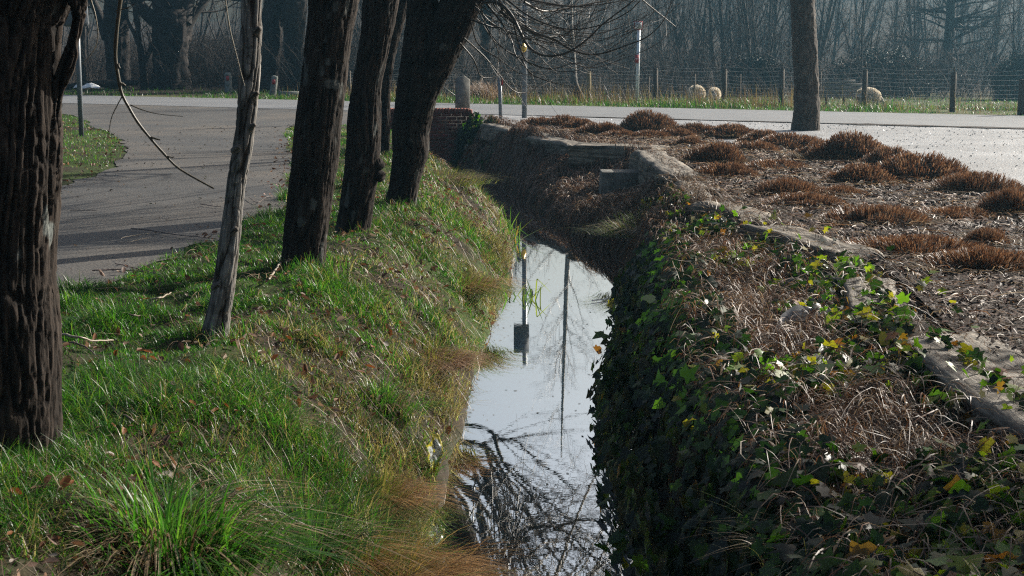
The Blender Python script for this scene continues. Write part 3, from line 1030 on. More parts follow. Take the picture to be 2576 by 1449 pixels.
add_tubes(mb, P2, R2, 4, (0.1, 0.08, 0.06), rng)
P3, R3 = grow(P2, R2, 1100, (0.3, 1.0), (0.4, 0.9), rng, 5, 0.2, 0.03, 0.12, (0.3, 0.6))
add_tubes(mb, P3, R3, 3, (0.1, 0.08, 0.06), rng, rmin=.004)
mb.build('crown', M_TWIG, t8, smooth=True)

# ------------------------------------------------------------------ brick head wall, posts, signs
YW = 31.0
wa, wb = at(1003, 300, YW), at(1190, 300, YW)
X0, X1 = wa[0] - 0.35, wb[0] + 0.02
ztop = float(at(1130, 285, YW)[2])
wall = tag(empty('brick_wall', ((X0 + X1) / 2, YW, -0.9)), 'low red brick head wall across the end of the stream, upright bricks along its top', 'wall')
rng = np.random.default_rng(80)
mb = MB()
V, Q = box((X0 + .01, YW + .006, -1.1), (X1 - .01, YW + .33, ztop - .004))
mb.add(V, Q)
mb.build('mortar', M_MORTAR, wall)
mb = MB()
ch, bl = 0.074, 0.215
nrow = int((ztop + 1.0) / ch)
for r_ in range(nrow):
    z1 = ztop - r_ * ch - .004
    x = X0 - (0.5 * bl if r_ % 2 else 0) - rng.random() * .02
    while x < X1:
        a, b = max(x + .006, X0), min(x + bl - .006, X1)
        if b - a > .02:
            d = rng.uniform(-.003, .003)
            V, Q = box((a, YW - .012 + d, z1 - ch + .011), (b, YW + .1, z1))
            f = rng.uniform(.6, 1.25)
            mb.add(V, Q, None, np.array([.2, .068, .05]) * f * (1, rng.uniform(.85, 1.2), rng.uniform(.85, 1.2)))
        x += bl
mb.build('brickwork', M_BRICK, wall)
mb = MB()
x = X0
while x < X1 - .04:
    V, Q = box((x + .004, YW - .02 + rng.uniform(-.003, .003), ztop), (x + .062, YW + .34, ztop + .1 + rng.uniform(-.003, .004)))
    V[:, 2] -= 0.12 * np.clip((x - X1 + .22) / .22, 0, 1) ** 2
    mb.add(V, Q, None, np.array([.26, .1, .075]) * rng.uniform(.65, 1.25))
    x += .067
mb.build('coping', M_BRICK, wall)


def prism(mb, pts, depth_vec, C=None):
    p = np.asarray(pts, float)
    n = len(p)
    V = np.vstack([p, p + np.asarray(depth_vec)])
    Q = [(i, (i + 1) % n, (i + 1) % n + n, i + n) for i in range(n)]
    T = [(0, j + 1, j) for j in range(1, n - 1)] + [(n, n + j, n + j + 1) for j in range(1, n - 1)]
    mb.add(V, Q, T, C)


# concrete post behind the wall
a = at(1164, 272, 31.9)
wd = 0.33
mb = MB()
cx = a[0]
zt = float(at(1164, 190, 31.9)[2])
prism(mb, [(cx - wd / 2, 31.75, -.1), (cx + wd / 2, 31.75, -.1), (cx + wd / 2 - .005, 31.75, zt - .09), (cx + .04, 31.75, zt), (cx - wd / 2 + .06, 31.75, zt - .03), (cx - wd / 2 + .01, 31.75, zt - .09)], (0, .2, 0))
o = mb.build('concrete_post', M_CONC, None, origin=(cx, 31.85, 0))
tag(o, 'weathered concrete post with a pointed top standing behind the brick wall', 'post')


def cyl(mb, p0, p1, r0, r1=None, sides=20, C=None):
    P = np.array([[p0, p1]], float)
    V, Q, T = tubes(P, np.array([[r0, r0 if r1 is None else r1]]), sides, cap=True)
    mb.add(V, Q, T, C)


# short steel post with a small reflector
b = G(1260, 303)
tpt = at(1257, 195, b[1])
root = tag(empty('bollard', (b[0], b[1], 0)), 'short grey steel bollard with a small red reflector, in the gravel by the brick wall', 'bollard')
mb = MB()
cyl(mb, (b[0], b[1], -.1), tpt, .043)
mb.build('post', M_STEEL, root, smooth=False)
mb = MB()
V, Q = box((tpt[0] + .045, b[1] - .05, tpt[2] - .17), (tpt[0] + .075, b[1] + .05, tpt[2] - .02))
mb.add(V, Q)
mb.build('reflector', M_RED, root)
mb = MB()
cyl(mb, tpt - (0, 0, .01), tpt + (0, 0, .02), .049)
mb.build('cap', M_STEEL, root)

# tall post with a box at its top
b = G(1319, 297)
root = tag(empty('sign_post', (b[0], b[1], 0)), 'tall dark steel post behind the hanging willow branches, with grey boxes high up', 'sign post')
mb = MB()
cyl(mb, (b[0], b[1], -.1), (b[0] + .02, b[1], 4.4), .062, .058)
mb.build('post', M_STEEL, root, smooth=True)
mb = MB()
V, Q = box((b[0] - .25, b[1] - .10, 3.36), (b[0] + .12, b[1] - .065, 4.08))
mb.add(V, Q)
for zz in (3.56, 3.82):
    V, Q = box((b[0] - .24, b[1] - .112, zz), (b[0] + .11, b[1] - .1005, zz + .02))
    mb.add(V, Q)
mb.build('sign_box', M_DARKSTEEL, root)
mb = MB()
V, Q = box((b[0] + .135, b[1] + .02, 2.55), (b[0] + .22, b[1] + .09, 2.85))
mb.add(V, Q)
mb.build('control_box', M_STEEL, root)
# blue bag with a yellow rag tied to the post
zb_ = float(at(1310, 110, b[1])[2])
mb = MB()
u = np.linspace(0, 1, 9)
prof = np.array([.02, .045, .06, .065, .062, .06, .05, .035, .015])
V, Q, T = tubes(np.array([np.stack([b[0] - .13 + .02 * np.sin(u * 5), b[1] - .07 + 0 * u, zb_ + .13 - .42 * u], -1)]), prof[None], 10, cap=True)
V = V + 0.02 * (np.stack([vn(V[:, 0] * 20, V[:, 2] * 20, 1), vn(V[:, 0] * 20, V[:, 2] * 20, 2), vn(V[:, 0] * 20, V[:, 2] * 20, 3)], -1) - .5)
mb.add(V, Q, T)
o = mb.build('plastic_bag', m_plain('dark_blue_film', (0.03, 0.05, 0.07), .3), None, origin=(b[0] - .1, b[1] - .07, zb_), smooth=True)
tag(o, 'dark bluish bag tied to the tall steel post', 'bag')
mb = MB()
V, Q, T = tubes(np.array([np.stack([b[0] - .03 + .03 * u, b[1] - .09 + 0 * u, zb_ - .0 - .2 * u], -1)]), (prof * .9 + .012)[None], 10, cap=True)
V = V + 0.04 * (np.stack([vn(V[:, 0] * 25, V[:, 2] * 25, 4), vn(V[:, 0] * 25, V[:, 2] * 25, 5), vn(V[:, 0] * 25, V[:, 2] * 25, 6)], -1) - .5)
mb.add(V, Q, T)
o = mb.build('yellow_rag', M_YELLOW, None, origin=(b[0], b[1] - .1, zb_), smooth=True)
tag(o, 'crumpled yellow rag tied to the tall steel post', 'rag')

# bus stop sign
b = G(1602, 256)
root = tag(empty('bus_stop_sign', (b[0], b[1], 0)), 'pale grey bus stop pole with a square red-edged white sign, across the road', 'sign')
s = ppm(b)
ztp = float(at(1605, 58, b[1])[2])
mb = MB()
cyl(mb, (b[0], b[1], -.1), (b[0] + .035, b[1], ztp), .055, .05)
mb.build('pole', M_PALE, root, smooth=True)
zc = float(at(1605, 64, b[1])[2])
xc = float(at(1605, 64, b[1])[0])
h2 = .135
mb = MB()
V, Q = box((xc - h2, b[1] - .085, zc - h2), (xc + h2, b[1] - .06, zc + h2))
mb.add(V, Q)
pl = mb.build('sign_panel', M_RED, root)
mb = MB()
V, Q = box((xc - h2 + .025, b[1] - .089, zc - h2 + .025), (xc + h2 - .025, b[1] - .0855, zc + h2 - .025))
mb.add(V, Q)
fc = mb.build('sign_face', M_WHITE, None)
fc.parent = pl
mb = MB()
V, Q = box((xc - .07, b[1] - .0925, zc + .028), (xc + .07, b[1] - .0895, zc + .035))
mb.add(V, Q)
V, Q = box((xc - .004, b[1] - .0925, zc + .0), (xc + .004, b[1] - .0895, zc + .0275))
mb.add(V, Q)
ln = mb.build('underline', M_BLACK, None)
ln.parent = pl
tc = bpy.data.curves.new('lettering', 'FONT')
tc.body = 'BUS'
tc.size = .075
tc.align_x = 'CENTER'
tc.extrude = .0015
tmp = bpy.data.objects.new('lettering_curve', tc)
me = bpy.data.meshes.new_from_object(tmp)
bpy.data.objects.remove(tmp)
to = bpy.data.objects.new('lettering', me)
COL.objects.link(to)
me.materials.append(M_BLACK)
to.parent = pl
to.location = Vector((xc, b[1] - .0915, zc + .045))
to.rotation_euler = (PI / 2, 0, 0)
zr = float(at(1602, 148, b[1])[2])
mb = MB()
V, Q = box((b[0] - .085, b[1] - .09, zr - .125), (b[0] + .03, b[1] - .056, zr + .125))
mb.add(V, Q)
tb = mb.build('timetable_box', M_RED, root)
mb = MB()
V, Q = box((b[0] - .08, b[1] - .0935, zr - .004), (b[0] + .025, b[1] - .0905, zr + .008))
mb.add(V, Q)
V, Q = box((b[0] - .033, b[1] - .0935, zr - .05), (b[0] - .025, b[1] - .0905, zr - .0045))
mb.add(V, Q)
ln = mb.build('box_marking', M_WHITE, None)
ln.parent = tb

# left sign post with its back towards us
b = G(205, 344)
root = tag(empty('sign_post', (b[0], b[1], 0)), 'grey steel sign post in the small lawn, rounded sign plate seen from behind', 'sign post')
tpt = at(190, -20, b[1])
mb = MB()
cyl(mb, (b[0], b[1], -.15), tpt, .046)
mb.build('pole', M_STEEL, root, smooth=True)
mb = MB()
c = at(186, 28, b[1])
pts = []
for (sx, sz, a0) in ((1, 1, 0), (-1, 1, 90), (-1, -1, 180), (1, -1, 270)):
    for da in (0, 30, 60, 90):
        an = rad(a0 + da)
        pts.append((c[0] + sx * .17 + .06 * math.cos(an), b[1] + .06, c[2] + sz * .22 + .06 * math.sin(an)))
prism(mb, pts[::-1], (0, .03, 0))
mb.build('sign_plate', M_STEEL, root)

# two concrete marker posts with red reflectors across the road
for px, pt, pb, wpx, lean, lab in ((575, 183, 233, 16, 0.0, 'grey concrete marker post with a red reflector, upright, left of the slim grey tree'), (686, 191, 239, 15, .05, 'grey concrete marker post with a red reflector, leaning, right of the slim grey tree')):
    b = G(px, pb)
    s = ppm(b)
    hh = (pb - pt) / s
    w2 = wpx / s / 2
    root = tag(empty('marker_post', b), lab, 'marker post', 'marker posts on the far side of the road')
    mb = MB()
    u = np.array([-.15, 0, hh * .5, hh - .06, hh - .02, hh])
    Rr = np.array([1.12, 1.1, 1.05, 1, .9, .55]) * w2
    V, Q, T = tubes(np.array([np.stack([b[0] + lean * np.clip(u, 0, 9) * 3, b[1] + 0 * u, b[2] + u], -1)]), Rr[None] * 1.1, 12, cap=True)
    mb.add(V, Q, T)
    mb.build('post', M_MOSSC, root, smooth=True)
    mb = MB()
    xx = b[0] + lean * (hh - .25) * 3
    V, Q = box((xx - .055, b[1] - w2 * 1.1 - .02, b[2] + hh - .30), (xx + .055, b[1] - w2 * 1.1 + .03, b[2] + hh - .13))
    mb.add(V, Q)
    mb.build('reflector', M_RED, root)
# low stone edge by the second marker
a, c = G(700, 243), G(748, 245)
mb = MB()
V, Q = box((a[0], a[1], -.05), (c[0], a[1] + .3, .17))
V += .02 * (np.stack([vn(V[:, 0] * 3, V[:, 2] * 7, 1)] * 3, -1) - .5)
mb.add(V, Q)
tag(mb.build('stone_edging', M_MOSSC, None, origin=(a[0], a[1], 0)), 'low dark stone edging beside the leaning marker post', 'edging')
# white block and wooden stub at the lawn's far end
b = G(128, 372)
mb = MB()
prism(mb, [(b[0] - .12, b[1], -.02), (b[0] + .07, b[1], -.02), (b[0] + .07, b[1], .12), (b[0] + .02, b[1], .2), (b[0] - .12, b[1], .2)], (0, .16, 0))
prism(mb, [(b[0] - .1, b[1] + .2, -.02), (b[0] + .06, b[1] + .2, -.02), (b[0] + .06, b[1] + .2, .17), (b[0] - .01, b[1] + .2, .27), (b[0] - .1, b[1] + .2, .25)], (0, .12, 0))
for dx in (-.02, .03):
    cyl(mb, (b[0] + dx - .02, b[1] + .197, .1), (b[0] + dx - .02, b[1] + .203, .1), .012, C=(0.01, 0.01, 0.01))
tag(mb.build('kerb_block', M_CONCW, None, origin=(b[0], b[1], 0)), 'white angular concrete kerb block on the small lawn by the thick willow', 'block')
b = G(146, 327)
mb = MB()
cyl(mb, (b[0], b[1], -.1), (b[0], b[1], .22), .09, .085)
tag(mb.build('wooden_stub', M_POST, None, origin=b), 'dark wooden post stub on the small lawn behind the white block', 'stub')

# ------------------------------------------------------------------ timbers, concrete block, stakes
TG = 'old timbers edging the planted bed'


def timber(x0, y0, x1, y1, wid, top, hgt, label, seed, dz=0.0):
    rough_ = .3 if seed < 4 else .55
    a, b = np.array([x0, y0]), np.array([x1, y1])
    L_ = np.linalg.norm(b - a)
    n = max(8, int(L_ / 0.05))
    nw, nh = 9, 6
    # ring of points round the section
    sec = [(-.5 + i / (nw - 1), 1) for i in range(nw)] + [(.5, 1 - i / nh) for i in range(1, nh + 1)] + [(.5 - i / (nw - 1), 0) for i in range(1, nw)] + [(-.5, i / nh) for i in range(1, nh)]
    sec = np.array(sec)
    t = np.linspace(0, 1, n)
    T_, S0 = np.meshgrid(t, sec[:, 0] * wid, indexing='ij')
    _, S1 = np.meshgrid(t, (sec[:, 1] - 1) * hgt, indexing='ij')
    yl = T_ * L_
    rd = .06 * (1 - sstep(0, .3, yl + .2 * vn(S0 * 9, yl * 0, seed))) + .06 * (1 - sstep(0, .3, L_ - yl + .2 * vn(S0 * 9, yl * 0, seed + 3)))
    top_ = (S1 > -.001)
    wear = rough_ * .085 * (fbm(S0 * 5, yl * 1.8, seed, 4) - .55) + .035 * (vn(S0 * 30, yl * 2.5, seed + 5) - .5)
    edge = -0.02 * (np.abs(S0) / (wid / 2)) ** 12 * top_
    X_ = S0 * (1 + .35 * rough_ * (fbm(yl * 1.1, S0 * 0, seed + 8, 3) - .5)) + .05 * (fbm(yl * 1.3, S1 * 5, seed + 2, 3) - .5) * 2
    Z_ = S1 + top_ * (wear + edge) - rd * top_ + dz * T_
    Y_ = yl - L_ / 2 + np.where(T_ < .5, 1, -1) * 0.04 * vn(S0 * 18, S1 * 18, seed + (T_ > .5) * 7) * ((T_ < .001) | (T_ > .999))
    m = len(sec)
    idx = np.arange(n * m).reshape(n, m)
    Q = np.stack([idx[:-1], idx[1:], np.roll(idx[1:], -1, 1), np.roll(idx[:-1], -1, 1)], -1).reshape(-1, 4)
    T3 = [(idx[0, 0], idx[0, j], idx[0, j + 1]) for j in range(1, m - 1)] + [(idx[-1, 0], idx[-1, j + 1], idx[-1, j]) for j in range(1, m - 1)]
    mb = MB()
    mb.add(np.stack([X_, Y_, Z_], -1).reshape(-1, 3), Q, T3)
    ob = mb.build('timber', M_TIMBER)
    ob.location = ((x0 + x1) / 2, (y0 + y1) / 2, top)
    ob.rotation_euler = (0, 0, math.atan2(-(x1 - x0), y1 - y0))
    return tag(ob, label, 'timber', TG)


timber(-.44, 29.6, 0.57, 25.3, .46, .10, .32, 'far end timber of the bed edging, nearest the brick wall', 1)
timber(.44, 25.1, 1.10, 23.0, .46, .11, .34, 'second timber from the brick wall, in the slanting run of the edging', 2)
timber(1.02, 22.75, 2.35, 22.0, .62, .14, .34, 'broad flat timber at the corner of the bed edging, above the concrete block', 3)
timber(2.0, 21.35, 2.08, 17.1, .46, .13, .38, 'pale cracked timber with grass tufts, dark iron stakes along its side', 4)
timber(2.08, 16.8, 1.98, 14.9, .32, .085, .26, 'timber half buried in mulch beyond the ivy, next after the staked one', 5)
timber(1.92, 14.3, 2.30, 12.85, .36, .115, .3, 'rotten timber above the ivy slope, middle of the bed edging', 6)
timber(2.16, 12.25, 2.56, 10.35, .40, .13, .3, 'dark split timber with a broken end beside a cut grass clump', 7)
timber(2.44, 9.75, 2.22, 8.55, .32, .075, .28, 'timber mostly overgrown by dry grass and ivy', 8)
timber(2.30, 7.7, 2.36, 5.2, .56, .10, .34, 'broad pale timber with open grain, nearest the viewer', 9)
# concrete block
c = at(1560, 420, 20.4)
mb = MB()
V, Q = box((-.27, -.22, -.75), (.27, .28, 0))
V[:4, :2] *= 1.14
V = V + np.array([c[0], 20.45, -.12])
mb.add(V, Q)
o = mb.build('concrete_block', M_CONC, None, origin=(c[0], 20.45, -.8))
bv = o.modifiers.new('bevel', 'BEVEL')
bv.width = .012
bv.segments = 2
tag(o, 'square concrete block on the bank below the corner timber', 'block')
# iron stakes
for k, (xa, ya, xb, yb, Y, lab) in enumerate([
    (1486, 354, 1487, 376, 22.9, 'short iron stake at the front of the broad corner timber, furthest one'),
    (1549, 361, 1549, 409, 22.05, 'iron stake in front of the broad corner timber, above the concrete block'),
    (1602, 376, 1602, 436, 21.5, 'iron stake at the corner where the timbers meet'),
    (1612, 397, 1620, 432, 20.8, 'thin leaning iron stake at the top end of the pale cracked timber'),
    (1631, 410, 1638, 468, 19.3, 'tallest leaning iron stake beside the pale cracked timber'),
    (1628, 438, 1640, 485, 19.0, 'leaning iron stake just below the tallest one'),
    (1643, 446, 1651, 504, 17.9, 'leaning iron stake, first of three close together at the low end of the pale timber'),
    (1653, 450, 1664, 500, 17.6, 'leaning iron stake, middle of three close together at the low end of the pale timber'),
    (1668, 453, 1680, 510, 17.2, 'leaning iron stake, last of three close together at the low end of the pale timber'),
    (1737, 483, 1746, 536, 14.9, 'lone iron stake rising out of the ivy')]):
    p1, p0 = at(xa, ya, Y), at(xb, yb, Y)
    p0 = p0 + (p0 - p1) * .5
    mb = MB()
    cyl(mb, p0, p1, .0095, .0095, 8)
    tag(mb.build('iron_stake', M_RUST, None, origin=p0), lab, 'stake', 'iron stakes holding the timbers')

# ------------------------------------------------------------------ grass
G_GREEN = np.array([[.036, .135, .016], [.052, .17, .018], [.02, .085, .014], [.08, .175, .022], [.115, .165, .03], [.026, .09, .02]])
G_GREEN = G_GREEN * np.array([1.18, 1.14, 1.05])
G_STRAW = np.array([[.29, .21, .12], [.22, .15, .085], [.36, .29, .19], [.15, .095, .055]])


def blades(rng, B, hgt, wid, col, lean, k=4, droop=.5, dirs=None):
    """Ribbon blades from base points B."""
    n = len(B)
    th = rng.uniform(0, 2 * PI, n)
    dr = np.stack([np.cos(th), np.sin(th), 0 * th], -1) if dirs is None else dirs
    u = np.linspace(0, 1, k)
    ln = (lean * hgt)[:, None]
    P = B[:, None, :] + dr[:, None, :] * (ln * (0.25 * u + 0.75 * u ** 2)[None])[..., None]
    P[..., 2] += hgt[:, None] * (u - droop * np.clip(lean, 0, 1.4)[:, None] * u ** 2.2)
    W = wid[:, None] * (1 - u ** 1.5 * .9)[None]
    a = rng.uniform(-.9, .9, n)
    S = np.stack([-dr[:, 1], dr[:, 0], 0 * a], -1) * np.cos(a)[:, None] + dr * np.sin(a)[:, None]
    V, Q = ribbons(P, W, S)
    return V, Q, np.repeat(col, k * 2, 0)


def pick(rng, pal, n, var=.25):
    return pal[rng.integers(0, len(pal), n)] * (1 + var * (rng.random((n, 1)) * 2 - 1))


def inpoly(X, Y, poly):
    p = np.asarray(poly)
    r = np.zeros(X.shape, bool)
    j = len(p) - 1
    for i_ in range(len(p)):
        c = ((p[i_, 1] > Y) != (p[j, 1] > Y)) & (X < (p[j, 0] - p[i_, 0]) * (Y - p[i_, 1]) / (p[j, 1] - p[i_, 1] + 1e-12) + p[i_, 0])
        r ^= c
        j = i_
    return r


rng = np.random.default_rng(100)
BX, BY = [], []
for (ya, yb, dens) in ((3.4, 6.5, 9500), (6.5, 10, 6800), (10, 16, 3800), (16, 23, 1900), (23, 30.4, 1100)):
    n = int((yb - ya) * 5.0 * dens)
    Y = rng.uniform(ya, yb, n)
    X = rng.uniform(-4.6, 0.1, n)
    e = .25 * (fbm(X * 1.5, Y * 1.5, 6.6, 3) - .5)
    k = (X > xpr(Y) + e - .05) & (X < xl(Y) + .02) & (X > -.40 * Y - .6) & (X < .40 * Y)
    X, Y = X[k], Y[k]
    cl = fbm(X * 2.4, Y * 2.4, 12, 3)
    tw_ = xl(Y) - X
    k = (tw_ > .04) & (rng.random(len(X)) < np.where(tw_ < 1.3, sstep(.24, .46, cl) * .8 + .2, sstep(.26 - .12 * (Y < 5.5), .48 - .12 * (Y < 5.5), cl) * .82 + .18))
    BX.append(X[k])
    BY.append(Y[k])
X, Y = np.concatenate(BX), np.concatenate(BY)
Z = ground(X, Y) - .01
n = len(X)
toW = np.clip((xl(Y) - X), 0, 3)                  # distance from the water
cl = fbm(X * 1.7, Y * 1.7, 3.1, 3)
cl2 = vn(X * 4.5, Y * 4.5, 8.2)
hgt = (.026 + .115 * sstep(.46, .76, cl) + .035 * cl2) * rng.uniform(.5, 1.4, n)
hgt *= 1 + .25 * (toW < .35)
hgt *= np.interp(Y, [4, 14, 20], [1, 1, .8])
dry = np.clip(.12 + .6 * sstep(.46, .72, fbm(X * .9, Y * .9, 21, 3)) * sstep(1.7, .5, toW) * .7 + .25 * (toW < .3) + .15 * sstep(12, 18, Y) - .12 * (toW > 1.1), 0, .8)
isd = rng.random(n) < dry
col = np.where(isd[:, None], pick(rng, G_STRAW, n), pick(rng, G_GREEN, n))
col *= (.7 + .6 * cl2)[:, None]
hgt = np.where(isd, hgt * 1.1, hgt)
lean = rng.uniform(.3, 1.3, n)
th = rng.uniform(0, 2 * PI, n)
dx = np.cos(th) + .5 * sstep(.7, .15, toW)
dy = np.sin(th) - .25
dirs = norm(np.stack([dx, dy, 0 * dx], -1))
wid = (.0013 + .00016 * Y) * rng.uniform(.7, 1.4, n)
V, Q, C = blades(rng, np.stack([X, Y, Z], -1), hgt, wid, col, lean, 4, .45, dirs)
FEET = [(-1.82, 5.4, .24), (-1.62, 7.75, .1), (-1.49, 10.2, .19), (-1.38, 12.35, .17), (-1.12, 14.35, .18), (-1.95, 21.4, .12)]
fx, fy = [], []
for a_, b_, c_ in FEET:
    t_ = rng.uniform(0, 2 * PI, 420)
    q_ = c_ * rng.uniform(.95, 1.9, 420)
    fx.append(a_ + q_ * np.cos(t_))
    fy.append(b_ + q_ * np.sin(t_))
fx, fy = np.concatenate(fx), np.concatenate(fy)
nf = len(fx)
V2, Q2, C2 = blades(rng, np.stack([fx, fy, ground(fx, fy) - .01], -1), rng.uniform(.05, .17, nf), (.0015 + .00018 * fy), np.where(rng.random((nf, 1)) < .25, pick(rng, G_STRAW, nf), pick(rng, G_GREEN, nf)), rng.uniform(.1, .8, nf), 4)
tag(MB().add(V, Q, None, C).add(V2, Q2, None, C2).build('bank_grass', M_GRASS), None, None, kind='stuff')
NB = n

# matted dead grass and twiggy straw in the turf
n = 16000
Y = 3.6 + 20 * rng.random(n) ** 1.5
X = rng.uniform(-4.2, .1, n)
k = (X > xpr(Y)) & (X < xl(Y)) & (X > -.4 * Y - .5)
X, Y = X[k], Y[k]
n = len(X)
toW = xl(Y) - X
k = rng.random(n) < (.25 + .6 * sstep(1.6, .6, toW))
X, Y = X[k], Y[k]
n = len(X)


def litter_strands(rng, X, Y, zf, L, arch, col, w0, wk, k=6, slope=None):
    n = len(X)
    th = rng.uniform(0, 2 * PI, n)
    d = np.stack([np.cos(th), np.sin(th)], -1)
    if slope is not None:
        d = norm(d + slope)
    cv = rng.normal(size=n) * .9
    ln = rng.uniform(*L, n)
    u = np.linspace(0, 1, k)
    ang = cv[:, None] * (u - .5)[None]
    cs, sn = np.cos(ang), np.sin(ang)
    dxy = np.stack([d[:, :1] * cs - d[:, 1:] * sn, d[:, :1] * sn + d[:, 1:] * cs], -1)
    xy = np.stack([X, Y], -1)[:, None, :] + np.cumsum(dxy * (ln / k)[:, None, None], 1)
    z = zf(xy[..., 0], xy[..., 1]) + (rng.uniform(*arch, n))[:, None] * (4 * u * (1 - u))[None] + rng.uniform(.003, .05, n)[:, None]
    P = np.concatenate([xy, z[..., None]], -1)
    S = norm(np.stack([-dxy[..., 1], dxy[..., 0], rng.uniform(-.8, .8, n)[:, None] + 0 * z], -1))
    W = ((w0 + wk * Y) * rng.uniform(.6, 1.5, n))[:, None] * (1 - .8 * u ** 3)[None]
    V, Q = ribbons(P, W, S)
    return V, Q, np.repeat(col, k * 2, 0)


V, Q, C = litter_strands(rng, X, Y, ground, (.08, .3), (0, .06), pick(rng, G_STRAW * .85, n, .5), .0009, .00011, 5, np.array([.08, -.05]))
tag(MB().add(V, Q, None, C).build('dead_grass', M_STRAW), None, None, kind='stuff')


def leaf_quads(rng, P, size, col, flat=.6):
    """Curled little dead leaves: two quads folded along the rib."""
    n = len(P)
    nrm = norm(rng.normal(size=(n, 3)) * (1 - flat) + np.array([0, 0, flat]))
    a = norm(np.cross(nrm, rng.normal(size=(n, 3))))
    b = np.cross(nrm, a)
    s = size[:, None]
    f = rng.uniform(.1, .5, n)[:, None] * s
    p = [P - a * s, P - a * .2 * s + b * .5 * s + nrm * f, P + a * .6 * s + b * .38 * s + nrm * f * 1.2, P + a * s + nrm * f * .4, P + a * .6 * s - b * .38 * s + nrm * f * .9, P - a * .2 * s - b * .5 * s + nrm * f, P + a * .2 * s]
    V = np.stack(p, 1)
    i_ = (np.arange(n) * 7)[:, None]
    Q = np.concatenate([i_ + np.array([[0, 6, 2, 1]]), i_ + np.array([[6, 3, 2, 2]])[:, [0, 1, 2, 2]], i_ + np.array([[0, 5, 4, 6]])], 0)
    T = np.concatenate([i_ + np.array([[6, 3, 2]]), i_ + np.array([[6, 4, 3]])], 0)
    Q = np.concatenate([i_ + np.array([[0, 6, 2, 1]]), i_ + np.array([[0, 5, 4, 6]])], 0)
    return V.reshape(-1, 3), Q, T, np.repeat(col, 7, 0)


n = 12500
Y = 3.8 + 22 * rng.random(n) ** 1.4
X = rng.uniform(-4.6, .1, n)
toW = xl(Y) - X
pr = .2 + .5 * sstep(1.8, .8, toW) * sstep(.15, .5, toW) + .8 * np.exp(-((Y - 16.5) / 2.5) ** 2) * sstep(1.3, .7, toW)
k = (X > xpr(Y) - .25) & (toW > .02) & (rng.random(n) < pr)
X, Y = X[k], Y[k]
n = len(X)
pal = np.array([[.16, .085, .05], [.22, .13, .085], [.10, .06, .045], [.27, .2, .15], [.24, .09, .03], [.3, .26, .22]])
col = pick(rng, pal, n)
red = np.exp(-((Y - 16) / 2) ** 2)[:, None] * .7
col = col * (1 - red) + np.array([.2, .06, .045]) * red
P = np.stack([X, Y, ground(X, Y) + rng.uniform(.01, .06, n)], -1)
V, Q, T, C = leaf_quads(rng, P, rng.uniform(.012, .036, n), col)
tag(MB().add(V, Q, T, C).build('leaf_litter', M_DEAD), None, None, kind='stuff')

# lawn on the far side of the path
n = 60000
Y = rng.uniform(14.5, 36.5, n)
X = rng.uniform(-13, -4.8, n)
poly = LAWN + [(-14, -6), (-14, 37)]
k = inpoly(X + .25 * (fbm(X * 2, Y * 2, 3, 3) - .5), Y, poly) & (X > -.37 * Y)
cl = fbm(X * .9, Y * .9, 14, 4)
k &= rng.random(n) < sstep(.38, .52, cl) + .12
X, Y, cl = X[k], Y[k], cl[k]
n = len(X)
col = pick(rng, G_GREEN, n) * 1.05
isd = rng.random(n) < .12
col[isd] = pick(rng, G_STRAW, isd.sum())
V, Q, C = blades(rng, np.stack([X, Y, ground(X, Y) - .01], -1), rng.uniform(.03, .085, n), np.full(n, .005), col, rng.uniform(.2, 1.0, n), 3)
tag(MB().add(V, Q, None, C).build('lawn_grass', M_GRASS), None, None, kind='stuff')
n = 5000
Y = rng.uniform(15, 36, n)
X = rng.uniform(-12.5, -4.8, n)
k = inpoly(X, Y, poly) & (fbm(X * .9, Y * .9, 14, 4) < .52)
X, Y = X[k], Y[k]
n = len(X)
V, Q, T, C = leaf_quads(rng, np.stack([X, Y, ground(X, Y) + .02], -1), rng.uniform(.015, .04, n), pick(rng, pal, n))
tag(MB().add(V, Q, T, C).build('lawn_litter', M_DEAD), None, None, kind='stuff')


